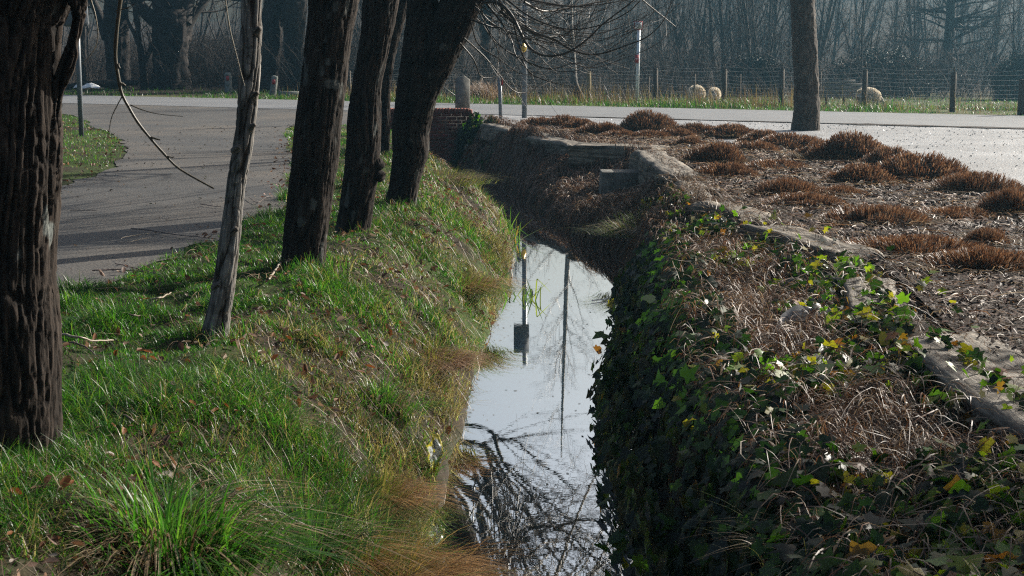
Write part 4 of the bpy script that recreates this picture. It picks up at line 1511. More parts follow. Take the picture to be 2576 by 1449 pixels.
# ------------------------------------------------------------------ tussocks
def tussock(name, label, base, rad_, n, H, green, seed, lean0=.7, group='grass tussocks on the stream banks', bias=(0.2, -.4), w=.0028, straw_n=0, straw_pal=None, cat='grass tussock', spread=1.0):
    rng = np.random.default_rng(seed)
    root = tag(empty(name, base), label, cat, group)
    nc = 7
    ca, cr = rng.uniform(0, 2 * PI, nc), rad_ * np.sqrt(rng.random(nc))
    ci = rng.integers(0, nc, n)
    ox = cr[ci] * np.cos(ca[ci]) + rng.normal(size=n) * rad_ * .3
    oy = cr[ci] * np.sin(ca[ci]) + rng.normal(size=n) * rad_ * .3
    rr = np.hypot(ox, oy)
    th = np.arctan2(oy, ox) + (rng.random(nc)[ci] - .5) * 1.6
    X = base[0] + ox
    Y = base[1] + oy
    Z = base[2] - .03 + 0 * X
    dirs = norm(np.stack([np.cos(th) * spread + rng.normal(size=n) * .4 + bias[0], np.sin(th) * spread + rng.normal(size=n) * .4 + bias[1], 0 * th], -1))
    lean = np.clip((.2 + lean0 * (rr / rad_)) * rng.uniform(.4, 1.5, n) + (rng.random(nc)[ci] - .5) * .4, .05, 2.4)
    hg = H * rng.uniform(.35, 1.15, n) * np.clip(1 - .25 * rr / rad_, .4, 1) * (.7 + .5 * rng.random(nc)[ci])
    V, Q, C = blades(rng, np.stack([X, Y, Z], -1), hg, w * rng.uniform(.6, 1.5, n), pick(rng, np.asarray(green), n), lean, 7, .5, dirs)
    MB().add(V, Q, None, C).build('green_blade' if straw_n else 'blade', M_GRASS, root)
    if straw_n:
        m_ = straw_n
        th = rng.uniform(0, 2 * PI, m_)
        rr = rad_ * .9 * np.sqrt(rng.random(m_))
        B = np.stack([base[0] + rr * np.cos(th), base[1] + rr * np.sin(th), base[2] + 0 * th], -1)
        dirs = norm(np.stack([np.cos(th) + bias[0] * 2, np.sin(th) + bias[1] * 2, 0 * th], -1))
        V, Q, C = blades(rng, B, H * rng.uniform(.3, .9, m_), w * rng.uniform(.6, 1.5, m_), pick(rng, np.asarray(G_STRAW if straw_pal is None else straw_pal), m_), rng.uniform(.6, 1.9, m_), 7, .62, dirs)
        MB().add(V, Q, None, C).build('dead_blade', M_STRAW, root)
    return root


TGRN = [[.06, .19, .022], [.085, .23, .03], [.04, .13, .02], [.14, .25, .04], [.06, .12, .04]]
TBRN = [[.38, .21, .08], [.30, .15, .055], [.46, .29, .12], [.22, .12, .05]]


def gp(px, py, z):
    p = G(px, py, z)
    p[2] = float(ground(p[0], p[1]))
    return p


tussock('grass_tussock', 'large bright green grass tussock with dead straw in its middle, nearest the viewer', gp(425, 1310, .0), .28, 1000, .46, TGRN, 1, .9, straw_n=300, w=.0042)
tussock('grass_tussock', 'dark green tussock with upright blades, right of the large bright one', gp(775, 1215, -.1), .17, 420, .42, [[.03, .085, .018], [.05, .12, .02], [.025, .06, .02]], 2, .6, straw_n=60, w=.0034)
tussock('grass_tussock', 'rust brown tussock hanging over the water edge in the lower middle', gp(930, 1335, -.25), .32, 1200, .42, TBRN + [[.16, .16, .04]], 3, 1.5, bias=(.5, -.6), w=.0034, straw_n=2300, straw_pal=TBRN)
tussock('grass_tussock', 'yellowish tussock with fine blades above the rust brown one', gp(890, 1230, -.22), .18, 700, .25, [[.12, .14, .03], [.2, .16, .05], [.08, .11, .02]], 4, 1.0, bias=(.8, -.5), w=.0018, straw_n=300, straw_pal=TBRN)
tussock('grass_tussock', 'pinkish brown tussock flowing down to the water halfway along the bank', gp(1085, 830, -.25), .28, 700, .26, [[.14, .12, .03], [.2, .15, .05], [.08, .1, .02]], 5, .9, bias=(.6, -.7), w=.0034, straw_n=900, straw_pal=[[.3, .18, .1], [.24, .13, .07], [.36, .25, .16]])
tussock('grass_tussock', 'green tussock with a dark hollow, left of the pinkish brown one', gp(960, 905, -.12), .2, 600, .24, TGRN, 6, 1.0, bias=(.4, -.6), w=.0028, straw_n=80)
tussock('grass_tussock', 'sunlit yellow green tussock at the bank edge level with the far reeds', gp(1170, 640, -.2), .3, 900, .32, [[.1, .15, .025], [.14, .17, .04], [.2, .17, .06]], 7, 1.2, bias=(.9, -.4), w=.0034, straw_n=500, straw_pal=TBRN)
tussock('grass_tussock', 'small tussock with a bare earthy front in the middle of the left bank', gp(690, 1010, -.02), .13, 420, .17, TGRN, 8, .9, w=.0026, straw_n=160)
tussock('grass_tussock', 'brownish green tussock on the bank edge beneath the yellow plastic bag', gp(960, 1120, -.3), .22, 800, .26, [[.12, .13, .03], [.07, .1, .02], [.2, .15, .06]], 9, 1.2, bias=(.9, -.5), w=.0022, straw_n=600, straw_pal=TBRN)
tussock('grass_tussock', 'golden tussock at the top of the bank edge beside the forked willow', gp(1110, 455, -.1), .45, 900, .3, [[.16, .16, .04], [.22, .17, .06], [.1, .13, .03]], 10, 1.2, bias=(.9, -.2), w=.0045, straw_n=500)
tussock('grass_tussock', 'sunlit green tussock on the right bank below the iron stakes', (1.45, 15.9, float(ground(1.45, 15.9))), .32, 900, .36, [[.1, .14, .03], [.15, .16, .05], [.07, .11, .02]], 11, 1.1, bias=(-.7, -.4), w=.0036, straw_n=500)
tussock('grass_tussock', 'loose pale grass tuft among the ivy in the lower right', (1.15, 4.9, float(ground(1.15, 4.9))), .32, 260, .24, [[.12, .15, .04], [.08, .12, .03], [.22, .2, .1]], 12, 1.2, bias=(-.2, -.2), w=.0019, straw_n=160)
tussock('grass_tussock', 'golden dry tussock drooping to the water between the rust brown one and the plastic bag', gp(1010, 1265, -.35), .22, 500, .34, TBRN, 13, 1.2, bias=(.6, -.5), w=.003, straw_n=1000, straw_pal=TBRN)
# reeds standing in the water
for lab, px, py, n_, H, sd_ in (('clump of bright upright reed blades in the water, further one, some bent over', 1285, 602, 26, .62, 1), ('small clump of reed blades in the water, nearer one, bent tips touching the surface', 1318, 748, 16, .36, 2)):
    r_ = np.random.default_rng(300 + sd_)
    b = G(px, py, ZW)
    root = tag(empty('reed_clump', b), lab, 'reeds', 'reeds standing in the stream')
    mb = MB()
    for j in range(n_):
        bp = b + np.array([r_.normal() * .10, r_.normal() * .12, -.1])
        h_ = H * r_.uniform(.45, 1.1)
        dx = r_.normal() * .12 + .03
        if r_.random() < .45:
            k_ = r_.uniform(.45, .8)
            tip = np.array([r_.choice([-1, 1]) * h_ * r_.uniform(.2, .45), r_.normal() * .05, -h_ * r_.uniform(.1, .5)])
            pts = [bp, bp + (dx * k_, 0, h_ * k_ * .9), bp + (dx * k_ + .005, 0, h_ * k_), bp + np.array([dx * k_, 0, h_ * k_]) + tip]
            P = np.array([[pts[0], (pts[0] + pts[1]) / 2, pts[1], pts[2], (pts[2] + pts[3]) / 2, pts[3]]])
        else:
            u = np.linspace(0, 1, 6)[:, None]
            P = (bp + u * np.array([dx, 0, h_]) + u ** 2 * np.array([dx * .7, r_.normal() * .03, 0]))[None]
        V, Q = ribbons(P, np.array([[.008, .0085, .008, .007, .005, .001]]) * r_.uniform(.7, 1.1), np.array([[math.cos(r_.normal() * .5), math.sin(r_.normal() * .5), .1]]))
        c = pick(r_, np.array([[.09, .19, .03], [.13, .22, .04], [.2, .22, .05], [.06, .13, .03]]), 1)
        if r_.random() < .2:
            c = np.array([[.25, .14, .05]])
        mb.add(V, Q, None, c)
    mb.build('blade', M_GRASS, root)

# ------------------------------------------------------------------ right bank: straw, ivy
rng = np.random.default_rng(400)


def strawy(n, ya, yb, sa, sb, L, arch, pal_, pw=1.0, zoff=0.0):
    Y = ya + (yb - ya) * rng.random(n) ** pw
    u = rng.uniform(sa, sb, n)
    X = xr(Y) + (xt(Y) - xr(Y)) * u
    return X, Y


SP = np.array([[.21, .14, .092], [.14, .088, .058], [.09, .056, .04], [.32, .245, .175], [.19, .09, .045]])
SPR = np.array([[.22, .12, .075], [.17, .085, .05], [.30, .215, .15], [.13, .085, .06]])
mb = MB()
X, Y = strawy(13000, 3.6, 14, .25, .99, 0, 0, SP, 1.3)
V, Q, C = litter_strands(rng, X, Y, ground, (.12, .55), (.0, .16), pick(rng, SP, len(X), .5), .0014, .00012, 8, np.array([-.3, -.3]))
mb.add(V, Q, None, C)
X, Y = strawy(9000, 13.5, 21.5, .12, 1.0, 0, 0, SP)
V, Q, C = litter_strands(rng, X, Y, ground, (.15, .6), (.0, .2), pick(rng, SP * .9, len(X), .5), .0012, .00015, 7, np.array([-.2, -.1]))
mb.add(V, Q, None, C)
X, Y = strawy(17000, 20.5, 30.6, .2, .98, 0, 0, SP)
V, Q, C = litter_strands(rng, X, Y, ground, (.15, .6), (.0, .22), pick(rng, SPR, len(X), .5), .0012, .00018, 7, np.array([-.12, -.05]))
mb.add(V, Q, None, C)
tag(mb.build('bank_straw', M_STRAW), None, None, kind='stuff')

# ivy leaf template, tip along +y
half = np.array([[.0, .06], [.24, -.08], [.50, .08], [.37, .32], [.60, .58], [.30, .62], [.0, 1.05]])
out_ = np.vstack([half, (half * [-1, 1])[1:-1][::-1]])
LT = np.vstack([[0, .35], out_])
LZ = -.16 * np.abs(LT[:, 0]) - .12 * (LT[:, 1] - .3) ** 2
LT3 = np.stack([LT[:, 0], LT[:, 1], LZ], -1)
NT = len(out_)
LTT = np.array([(0, 1 + j, 1 + (j + 1) % NT) for j in range(NT)])
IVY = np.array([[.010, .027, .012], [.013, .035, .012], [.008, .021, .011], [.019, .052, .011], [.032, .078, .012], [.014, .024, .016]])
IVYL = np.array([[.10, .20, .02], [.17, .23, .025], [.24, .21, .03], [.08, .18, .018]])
IVYO = np.array([[.25, .13, .03], [.2, .08, .03]])


def ivy_leaves(rng, P, nrm, size, plight, porange):
    n = len(P)
    up = np.array([0, 0, 1.0])
    nn = norm(nrm)
    dn = norm(rng.normal(size=(n, 3)) * .5 + np.array([0, 0, -.9]) + nn * .25)      # tips hang
    y = norm(dn - (dn * nn).sum(1, keepdims=True) * nn)
    x = np.cross(y, nn)
    M = np.stack([x, y, nn], 1)
    sh = 1 + .18 * rng.normal(size=(n, len(LT3), 2))
    T3 = np.repeat(LT3[None], n, 0)
    T3[:, :, :2] *= sh
    T3[:, :, 2] *= rng.uniform(-.6, 1.8, n)[:, None]
    V = P[:, None, :] + np.einsum('nki,nij->nkj', T3 * size[:, None, None], M)
    u = rng.random(n)
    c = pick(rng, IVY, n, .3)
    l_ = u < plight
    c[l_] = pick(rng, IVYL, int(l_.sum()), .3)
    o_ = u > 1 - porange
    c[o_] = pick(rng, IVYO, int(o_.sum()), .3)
    C = np.repeat(c[:, None, :], len(LT3), 1)
    mo = vn(V[..., 0] * 45, V[..., 1] * 45, V[..., 2] * 45)
    C = C * (.75 + .5 * mo)[..., None]
    T = (np.arange(n) * len(LT3))[:, None, None] + LTT[None]
    return V.reshape(-1, 3), T.reshape(-1, 3), C.reshape(-1, 3)


def surf_normal(X, Y, e=.04):
    zx = (ground(X + e, Y) - ground(X - e, Y)) / (2 * e)
    zy = (ground(X, Y + e) - ground(X, Y - e)) / (2 * e)
    return norm(np.stack([-zx, -zy, 1 + 0 * zx], -1))


mb = MB()
# the steep dark wall of ivy over the water
n = 7600
Y = 3.9 + 9.6 * rng.random(n) ** 1.15
u = rng.uniform(-.10, .42, n)
X = xr(Y) + (xt(Y) - xr(Y)) * u
dens = sstep(.18, .45, fbm(X * 1.5, Y * 1.5, 31, 3))
k = rng.random(n) < .35 + .65 * dens
k &= ~((Y < 5.6) & (u > .3) & (rng.random(n) < .75))
X, Y, u = X[k], Y[k], u[k]
n = len(X)
nr = surf_normal(np.maximum(X, xr(Y) + .02), Y)
zg = np.where(X < xr(Y) + .01, ZW + rng.uniform(.0, .35, n), ground(np.maximum(X, xr(Y)), Y))
off = rng.uniform(.02, .15, n)
P = np.stack([X, Y, np.maximum(zg, ZW + .02)], -1) + nr * off[:, None]
nn = nr * .8 + rng.normal(size=(n, 3)) * .38 + np.array([-.35, -.35, .2])
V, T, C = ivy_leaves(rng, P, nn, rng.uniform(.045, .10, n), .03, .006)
mb.add(V, None, T, C)
# looser ivy over the slope
n = 15000
Y = 3.5 + 10.5 * rng.random(n) ** 1.2
u = rng.uniform(.3, 1.12, n)
X = xr(Y) + (xt(Y) - xr(Y)) * u
nz_ = fbm(X * 1.3, Y * 1.1, 44, 3)
k = rng.random(n) < sstep(.38, .58, nz_ + .10 * (Y < 5.8) + .06 * ((u > .8) & (Y > 6.5)) - .05 * (u > 1)) * .75
X, Y, u = X[k], Y[k], u[k]
n = len(X)
nr = surf_normal(X, Y)
P = np.stack([X, Y, ground(X, Y) + rng.uniform(.03, .17, n)], -1)
nn = nr * .5 + rng.normal(size=(n, 3)) * .6 + np.array([-.1, -.35, .15])
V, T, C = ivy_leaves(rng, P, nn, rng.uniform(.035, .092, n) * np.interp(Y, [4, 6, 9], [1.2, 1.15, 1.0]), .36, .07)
mb.add(V, None, T, C)
# single leaves sitting on the timbers and mulch
n = 210
Y = rng.uniform(5, 13, n)
X = xt(Y) + rng.uniform(-.1, .75, n)
k = rng.random(n) < np.exp(-(X - xt(Y)) * 2.5)
X, Y = X[k], Y[k]
n = len(X)
P = np.stack([X, Y, rng.uniform(.08, .18, n)], -1)
V, T, C = ivy_leaves(rng, P, rng.normal(size=(n, 3)) * .7 + np.array([0, -.5, .5]), rng.uniform(.035, .07, n), .6, .15)
mb.add(V, None, T, C)
# patch below the stakes
n = 1500
Y = rng.uniform(12.3, 17.2, n)
u = rng.uniform(.55, 1.0, n)
X = xr(Y) + (xt(Y) - xr(Y)) * u
k = rng.random(n) < sstep(.35, .55, fbm(X * 1.6, Y, 51, 3) + .06)
X, Y = X[k], Y[k]
n = len(X)
nr = surf_normal(X, Y)
P = np.stack([X, Y, ground(X, Y) + rng.uniform(.03, .2, n)], -1)
V, T, C = ivy_leaves(rng, P, nr * .5 + rng.normal(size=(n, 3)) * .6 + np.array([-.1, -.35, .1]), rng.uniform(.04, .08, n), .2, .08)
mb.add(V, None, T, C)
tag(mb.build('bank_ivy', M_IVY), None, None, kind='stuff')
# trailing ivy stems over the slope
mb = MB()
n = 500
Y = rng.uniform(3.8, 13, n)
u = rng.uniform(.1, 1.0, n)
X = xr(Y) + (xt(Y) - xr(Y)) * u
V, Q, C = litter_strands(rng, X, Y, ground, (.3, .9), (.02, .2), pick(rng, np.array([[.12, .06, .04], [.2, .13, .09], [.3, .24, .18]]), n, .3), .0016, .00005, 10, np.array([-.4, -.6]))
mb.add(V, Q, None, C)
tag(mb.build('ivy_runners', M_STRAW), None, None, kind='stuff')
# ivy climbing the end of the brick wall
n = 1500
X = rng.uniform(-1.75, -.1, n)
zz = rng.uniform(-.85, ztop + .12, n)
k = (X > -1.35 + .55 * sstep(-.6, .3, zz) + .25 * (vn(X * 4, zz * 4, 5) - .5)) & (zz < ztop + .1 - .9 * np.clip(X - X1, 0, 2))
X, zz = X[k], zz[k]
n = len(X)
P = np.stack([X, YW - .05 - rng.uniform(0, .22, n) - .25 * np.clip(-zz, 0, 1), zz], -1)
root = tag(empty('ivy_plant', (X1, YW - .1, -.7)), 'dark ivy climbing over the end of the brick wall', 'ivy')
V, T, C = ivy_leaves(rng, P, np.array([-.1, -.8, .35]) + rng.normal(size=(n, 3)) * .4, rng.uniform(.06, .11, n), .08, .02)
MB().add(V, None, T, C).build('foliage', M_IVY, root)
n = 1500  # dark leaves added down the slope to make the shaded channel read dark
Yi = rng.uniform(27.2, 30.95, n)
Xi = xr(Yi) + rng.uniform(-.05, .75, n) * (.5 + .5 * (Yi - 27.2) / 3.7)
Pi = np.stack([Xi, Yi, ground(Xi, Yi) + rng.uniform(.03, .2, n)], -1)
V, T, C = ivy_leaves(rng, Pi, np.array([-.5, -.6, .5]) + rng.normal(size=(n, 3)) * .4, rng.uniform(.055, .10, n), .08, .02)
MB().add(V, None, T, C).build('foliage', M_IVY, root)
n = 26
P = []
for j in range(n):
    x_, z_ = rng.uniform(-1.3, -.5), -.85
    P.append(np.stack([x_ + np.cumsum(rng.normal(size=9) * .05), np.full(9, YW - .04) - .25 * np.clip(-np.linspace(z_, rng.uniform(-.2, ztop), 9), 0, 1), np.linspace(z_, rng.uniform(-.2, ztop), 9)], -1))
mb = MB()
add_tubes(mb, np.array(P), np.full((n, 9), .006), 4, (.09, .06, .045), rng)
mb.build('stem', M_TWIG, root)

# ------------------------------------------------------------------ mulch chips and cut clumps of ornamental grass
rng = np.random.default_rng(500)
n = 62000
Y = 4.2 + 24.5 * rng.random(n) ** 1.35
x0 = xt(Y) + .40 - .3 * (rng.random(n) < .12)
x1 = np.interp(Y, [-5, 6, 12, 16.5, 20.5, 24.5, 28.6, 29.6], [5.5, 5.6, 5.4, 5.2, 4.6, 3.4, 0.8, 0.0])
X = x0 + (np.maximum(x1, x0 + .05) - x0) * rng.random(n)
k = X < .4 * Y + .3
X, Y = X[k], Y[k]
n = len(X)
nrm = norm(rng.normal(size=(n, 3)) * .42 + np.array([0, 0, 1]))
a = norm(np.cross(nrm, rng.normal(size=(n, 3))))
b = np.cross(nrm, a)
sl = (rng.uniform(.006, .02, n) * (1 + .03 * Y))[:, None]
sw = sl * rng.uniform(.2, .5, n)[:, None]
P = np.stack([X, Y, bed_z(X, Y) + rng.uniform(-.004, .03, n)], -1)
V = np.stack([P - a * sl - b * sw * .6, P + a * sl - b * sw, P + a * sl * .9 + b * sw, P - a * sl + b * sw * .7], 1)
pal = np.array([[.034, .016, .010], [.055, .027, .017], [.09, .046, .029], [.022, .011, .008], [.2, .135, .095], [.13, .05, .026], [.05, .024, .015]])
C = np.repeat(pick(rng, pal, n, .3), 4, 0)
tag(MB().add(V.reshape(-1, 3), np.arange(n * 4).reshape(n, 4), None, C).build('mulch_chips', M_CHIP), None, None, kind='stuff')
n = 9500
Y = 4.5 + 23 * rng.random(n) ** 1.2
x0 = xt(Y) + .42
x1 = np.interp(Y, [-5, 6, 12, 16.5, 20.5, 24.5, 28.6, 29.6], [5.5, 5.6, 5.4, 5.2, 4.6, 3.4, 0.8, 0.0])
X = x0 + (np.maximum(x1, x0 + .05) - x0) * rng.random(n)
V, Q, C = litter_strands(rng, X, Y, bed_z, (.06, .32), (0, .03), pick(rng, np.array([[.36, .27, .185], [.28, .165, .09], [.46, .385, .29], [.22, .105, .05]]), n, .35), .0013, .00013, 5)
mb = MB().add(V, Q, None, C)
n = 1000
Y = rng.uniform(5, 17, n)
X = xt(Y) + rng.uniform(-.1, .5, n)
V, Q, C = litter_strands(rng, X, Y, lambda x, y: 0 * x + .085 + .03 * vn(x * 9, y * 9), (.08, .3), (0, .05), pick(rng, np.array([[.2, .14, .1], [.12, .08, .055], [.3, .24, .18]]), n, .35), .0011, .00013, 5)
mb.add(V, Q, None, C)
tag(mb.build('mulch_straw', M_STRAW), None, None, kind='stuff')

CLP = np.array([[.185, .09, .05], [.125, .06, .034], [.245, .135, .08], [.08, .04, .024], [.34, .215, .14]])
CLG = 'cut-back clumps of ornamental grass in the mulch bed'


def make_clump(seed, a_, b_, h_, n_, wst):
    rng = np.random.default_rng(seed)
    root = empty('grass_clump', (0, 0, 0))
    na, nr = 36, 9
    th = np.linspace(0, 2 * PI, na, endpoint=False)
    rr = np.linspace(0, 1, nr)
    TH_, RR_ = np.meshgrid(th, rr)
    lob = 1 + .22 * (vn(np.cos(TH_) * 1.6 + seed, np.sin(TH_) * 1.6, seed) - .5) * 2
    dome = lambda q: h_ * .95 * np.clip(1 - q ** 2.0, 0, 1) ** .8
    X, Y = a_ * lob * RR_ * np.cos(TH_), b_ * lob * RR_ * np.sin(TH_)
    Z = dome(RR_) - .04
    idx = np.arange(na * nr).reshape(nr, na)
    Q = np.stack([idx[:-1], np.roll(idx[:-1], -1, 1), np.roll(idx[1:], -1, 1), idx[1:]], -1).reshape(-1, 4)
    MB().add(np.stack([X, Y, Z], -1), Q, None, (.035, .02, .012)).build('root_mound', M_GROUND, root, smooth=True)
    th = rng.uniform(0, 2 * PI, n_)
    q = np.sqrt(rng.random(n_)) * 1.02
    lob = 1 + .22 * (vn(np.cos(th) * 1.6 + seed, np.sin(th) * 1.6, seed) - .5) * 2
    X, Y = a_ * lob * q * np.cos(th), b_ * lob * q * np.sin(th)
    gap = vn(X * 9 + seed, Y * 9, seed * 1.7)
    k = (gap > .22) | (rng.random(n_) < .3)
    X, Y, th, q, gap = X[k], Y[k], th[k], q[k], gap[k]
    n_ = len(X)
    B = np.stack([X, Y, dome(q) - .05], -1)
    d = norm(np.stack([np.cos(th) * .9 * q + rng.normal(size=n_) * .22, np.sin(th) * .9 * q + rng.normal(size=n_) * .22, np.ones(n_)], -1))
    ln = (.052 + h_ * .13 * rng.uniform(.3, 1.4, n_)) * (.6 + .8 * gap)
    P = np.stack([B, B + d * (ln * .55)[:, None], B + d * ln[:, None]], 1)
    a2 = rng.uniform(0, PI, n_)
    S = np.stack([np.cos(a2), np.sin(a2), 0 * a2], -1)
    W = (wst * rng.uniform(.6, 1.4, n_))[:, None] * np.array([1, 1, .9])[None]
    V, Q = ribbons(P, W, S)
    C = np.repeat(pick(rng, CLP, n_, .3), 6, 0)
    mb = MB().add(V, Q, None, C)
    # loose skirt of fallen blades
    m_ = n_ // 5
    th = rng.uniform(0, 2 * PI, m_)
    B = np.stack([a_ * np.cos(th) * rng.uniform(.8, 1.05, m_), b_ * np.sin(th) * rng.uniform(.8, 1.05, m_), np.full(m_, .04)], -1)
    dirs = norm(np.stack([np.cos(th) + rng.normal(size=m_) * .6, np.sin(th) + rng.normal(size=m_) * .6, 0 * th], -1))
    V, Q, C = blades(rng, B, rng.uniform(.03, .1, m_), wst * rng.uniform(.5, 1.2, m_), pick(rng, G_STRAW * .9, m_), rng.uniform(1, 3.0, m_), 5, .3, dirs)
    mb.add(V, Q, None, C)
    mb.build('cut_stem', M_STRAW, root)
    return root


protos = {'near': [make_clump(s, .44, .27, .19, 3000, .0022) for s in (1, 2, 3)], 'far': [make_clump(s, .48, .33, .24, 2300, .004) for s in (4, 5, 6)]}
used = set()
clumps = [  # picture x, y of the foot, width, height factor, label
    (1352, 322, 76, 1.0, 'small brown clump right beside the foot of the tall dark steel post'),
    (1424, 324, 88, 1.0, 'second clump in the back row from the tall dark steel post'),
    (1512, 346, 96, 1.1, 'clump in the back row, front left of the tallest round one'),
    (1632, 332, 100, 1.45, 'tallest rounded clump against the grey gravel, middle of the back row'),
    (1560, 354, 84, .8, 'low clump just behind the broad corner timber'),
    (1640, 354, 90, .8, 'low clump in front of the tallest rounded one'),
    (1760, 344, 100, 1.0, 'broad low clump between the tallest rounded one and the plane tree, nearer the former'),
    (1846, 346, 120, 1.1, 'broad low clump left of the foot of the plane tree'),
    (1930, 362, 100, .9, 'clump just in front left of the plane tree foot'),
    (1996, 376, 130, 1.2, 'clump directly in front of the plane tree foot'),
    (1738, 374, 76, .8, 'small clump above the pale cracked timber, further one'),
    (1806, 420, 110, 1.2, 'dark shaded clump right of the pale cracked timber'),
    (1830, 456, 130, 1.0, 'ragged clump right of the low end of the pale cracked timber'),
    (2080, 408, 120, 1.1, 'clump to the right of the plane tree, left of the tall bushy one'),
    (2150, 414, 170, 1.7, 'tall bushy clump to the right of the plane tree at the gravel edge'),
    (2250, 424, 100, 1.1, 'smaller dark clump at the gravel edge, right of the tall bushy one'),
    (2330, 462, 200, 1.25, 'wide clump at the gravel edge with pale straw spilling from its front'),
    (2478, 496, 190, 1.6, 'large dark clump at the gravel edge near the right side of the picture'),
    (2560, 552, 150, 1.5, 'large dark clump cut by the right side of the picture, behind the pale straw'),
    (1985, 500, 170, 1.0, 'flat long clump in the middle of the bed, further of two together'),
    (2040, 532, 190, 1.0, 'flat long clump in the middle of the bed, nearer of two together'),
    (2225, 578, 230, 1.0, 'wide clump in the middle of the bed with mulch all round'),
    (2330, 660, 330, 1.05, 'widest bristly clump right of the split timber'),
    (2520, 700, 300, 1.15, 'bristly clump at the right side of the picture, nearest the viewer'),
    (2490, 628, 110, .8, 'small low clump behind the nearest bristly one'),
    (1460, 330, 70, .9, 'low clump squeezed between the second and third of the back row'),
    (1700, 352, 90, .8, 'flat clump behind and right of the tallest rounded one'),
    (1960, 436, 150, .8, 'flattened clump in the mulch between the plane tree and the two long flat ones'),
    (2180, 470, 150, .9, 'low clump in front of the tall bushy one'),
    (2120, 500, 140, .7, 'ragged low clump right of the two long flat ones'),
    (2420, 560, 190, .8, 'low sprawling clump in front of the large dark ones on the right'),
    (1900, 390, 110, .8, 'low matted clump in the mulch in front of the plane tree, further left')]
r_ = np.random.default_rng(77)
for px, py, wpx, hf, lab in clumps:
    b = G(px, py, .03)
    s = ppm(b)
    wid_ = wpx / s * (1.42 if py < 480 else 1.2)
    kind = 'near' if b[1] < 16 else 'far'
    pr = protos[kind][int(r_.integers(0, 3))]
    dep = min(wid_ * .3, .3)
    loc = (b[0], b[1] + dep, .02)
    k0 = wid_ / (.84 if kind == 'near' else .92)
    ky = float(np.clip(k0, .85, 1.3)) * r_.uniform(.9, 1.15)
    sc_ = (k0, ky, hf * r_.uniform(.78, 1.08))
    rz = r_.uniform(-.25, .25) + (PI if r_.random() < .5 else 0)
    if pr in used:
        c = copy_tree(pr, loc, rz, sc_)
    else:
        c = pr
        used.add(pr)
        c.location = Vector([float(v) for v in loc])
        c.rotation_euler = (0, 0, rz)
        c.scale = sc_
    tag(c, lab, 'grass clump', CLG)
for q in protos['near'] + protos['far']:
    if q not in used:
        for ch in [x for x in bpy.data.objects if x.parent == q]:
            bpy.data.objects.remove(ch)
        bpy.data.objects.remove(q)

# ------------------------------------------------------------------ far side of the road
rng = np.random.default_rng(600)


def far_strip(n, d0, d1, xa, xb, rng):
    X = rng.uniform(xa, xb, n)
    d = rng.uniform(d0, d1, n)
    return X + d * .497, road_far(X) + d * .868, d


# verge grass along the road, tall and mixed with dead stalks
mb = MB()
X, Y, d = far_strip(26000, .03, 4.2, -9, 21, rng)
cl = fbm(X * .7, Y * .7, 71, 4)
k = rng.random(len(X)) < sstep(.28, .5, cl) + .15
X, Y, d, cl = X[k], Y[k], d[k], cl[k]
n = len(X)
h = (.05 + .22 * sstep(.35, .7, cl) * sstep(.1, .8, d)) * rng.uniform(.5, 1.4, n)
isd = rng.random(n) < np.clip(.12 + .4 * sstep(.9, 2.6, d), 0, .6)
c = np.where(isd[:, None], pick(rng, G_STRAW * np.array([.6, .56, .55]), n), pick(rng, G_GREEN * .85, n))
V, Q, C = blades(rng, np.stack([X, Y, ground(X, Y) - .01], -1), h, np.full(n, .009) * rng.uniform(.6, 1.3, n), c, rng.uniform(.1, .9, n), 3)
mb.add(V, Q, None, C)
# dead stalks
X, Y, d = far_strip(5200, .8, 4.5, -9, 21, rng)
k = rng.random(len(X)) < sstep(.40, .62, fbm(X * .5, Y * .5, 75, 3)) + .05
X, Y = X[k], Y[k]
n = len(X)
V, Q, C = blades(rng, np.stack([X, Y, ground(X, Y) - .01], -1), rng.uniform(.25, .75, n), np.full(n, .0055), pick(rng, np.array([[.16, .09, .06], [.12, .065, .045], [.2, .14, .10]]), n), rng.uniform(.05, .5, n), 4, .2)
mb.add(V, Q, None, C)
tag(mb.build('verge_grass', M_GRASS), None, None, kind='stuff')
# pasture
mb = MB()
X, Y, d = far_strip(26000, 3.5, 22, -14, 34, rng)
n = len(X)
isd = rng.random(n) < .3
c = np.where(isd[:, None], pick(rng, G_STRAW * .55, n), pick(rng, G_GREEN * .9, n))
V, Q, C = blades(rng, np.stack([X, Y, ground(X, Y) - .01], -1), rng.uniform(.05, .16, n), np.full(n, .014), c, rng.uniform(.2, .9, n), 3)
tag(MB().add(V, Q, None, C).build('pasture_grass', M_GRASS), None, None, kind='stuff')
# low green plants along the left part of the road
mb = MB()
X, Y, d = far_strip(17000, .02, 6.5, -34, -4, rng)
k = rng.random(len(X)) < sstep(.36, .58, fbm(X * .8, Y * .8, 81, 4)) * (.3 + .7 * sstep(2.4, .6, d))
X, Y = X[k], Y[k]
n = len(X)
V, Q, C = blades(rng, np.stack([X, Y, ground(X, Y) - .01], -1), rng.uniform(.05, .28, n), np.full(n, .012), pick(rng, G_GREEN * .7, n), rng.uniform(.2, 1.2, n), 3)
mb.add(V, Q, None, C)
tag(mb.build('roadside_plants', M_GRASS), None, None, kind='stuff')

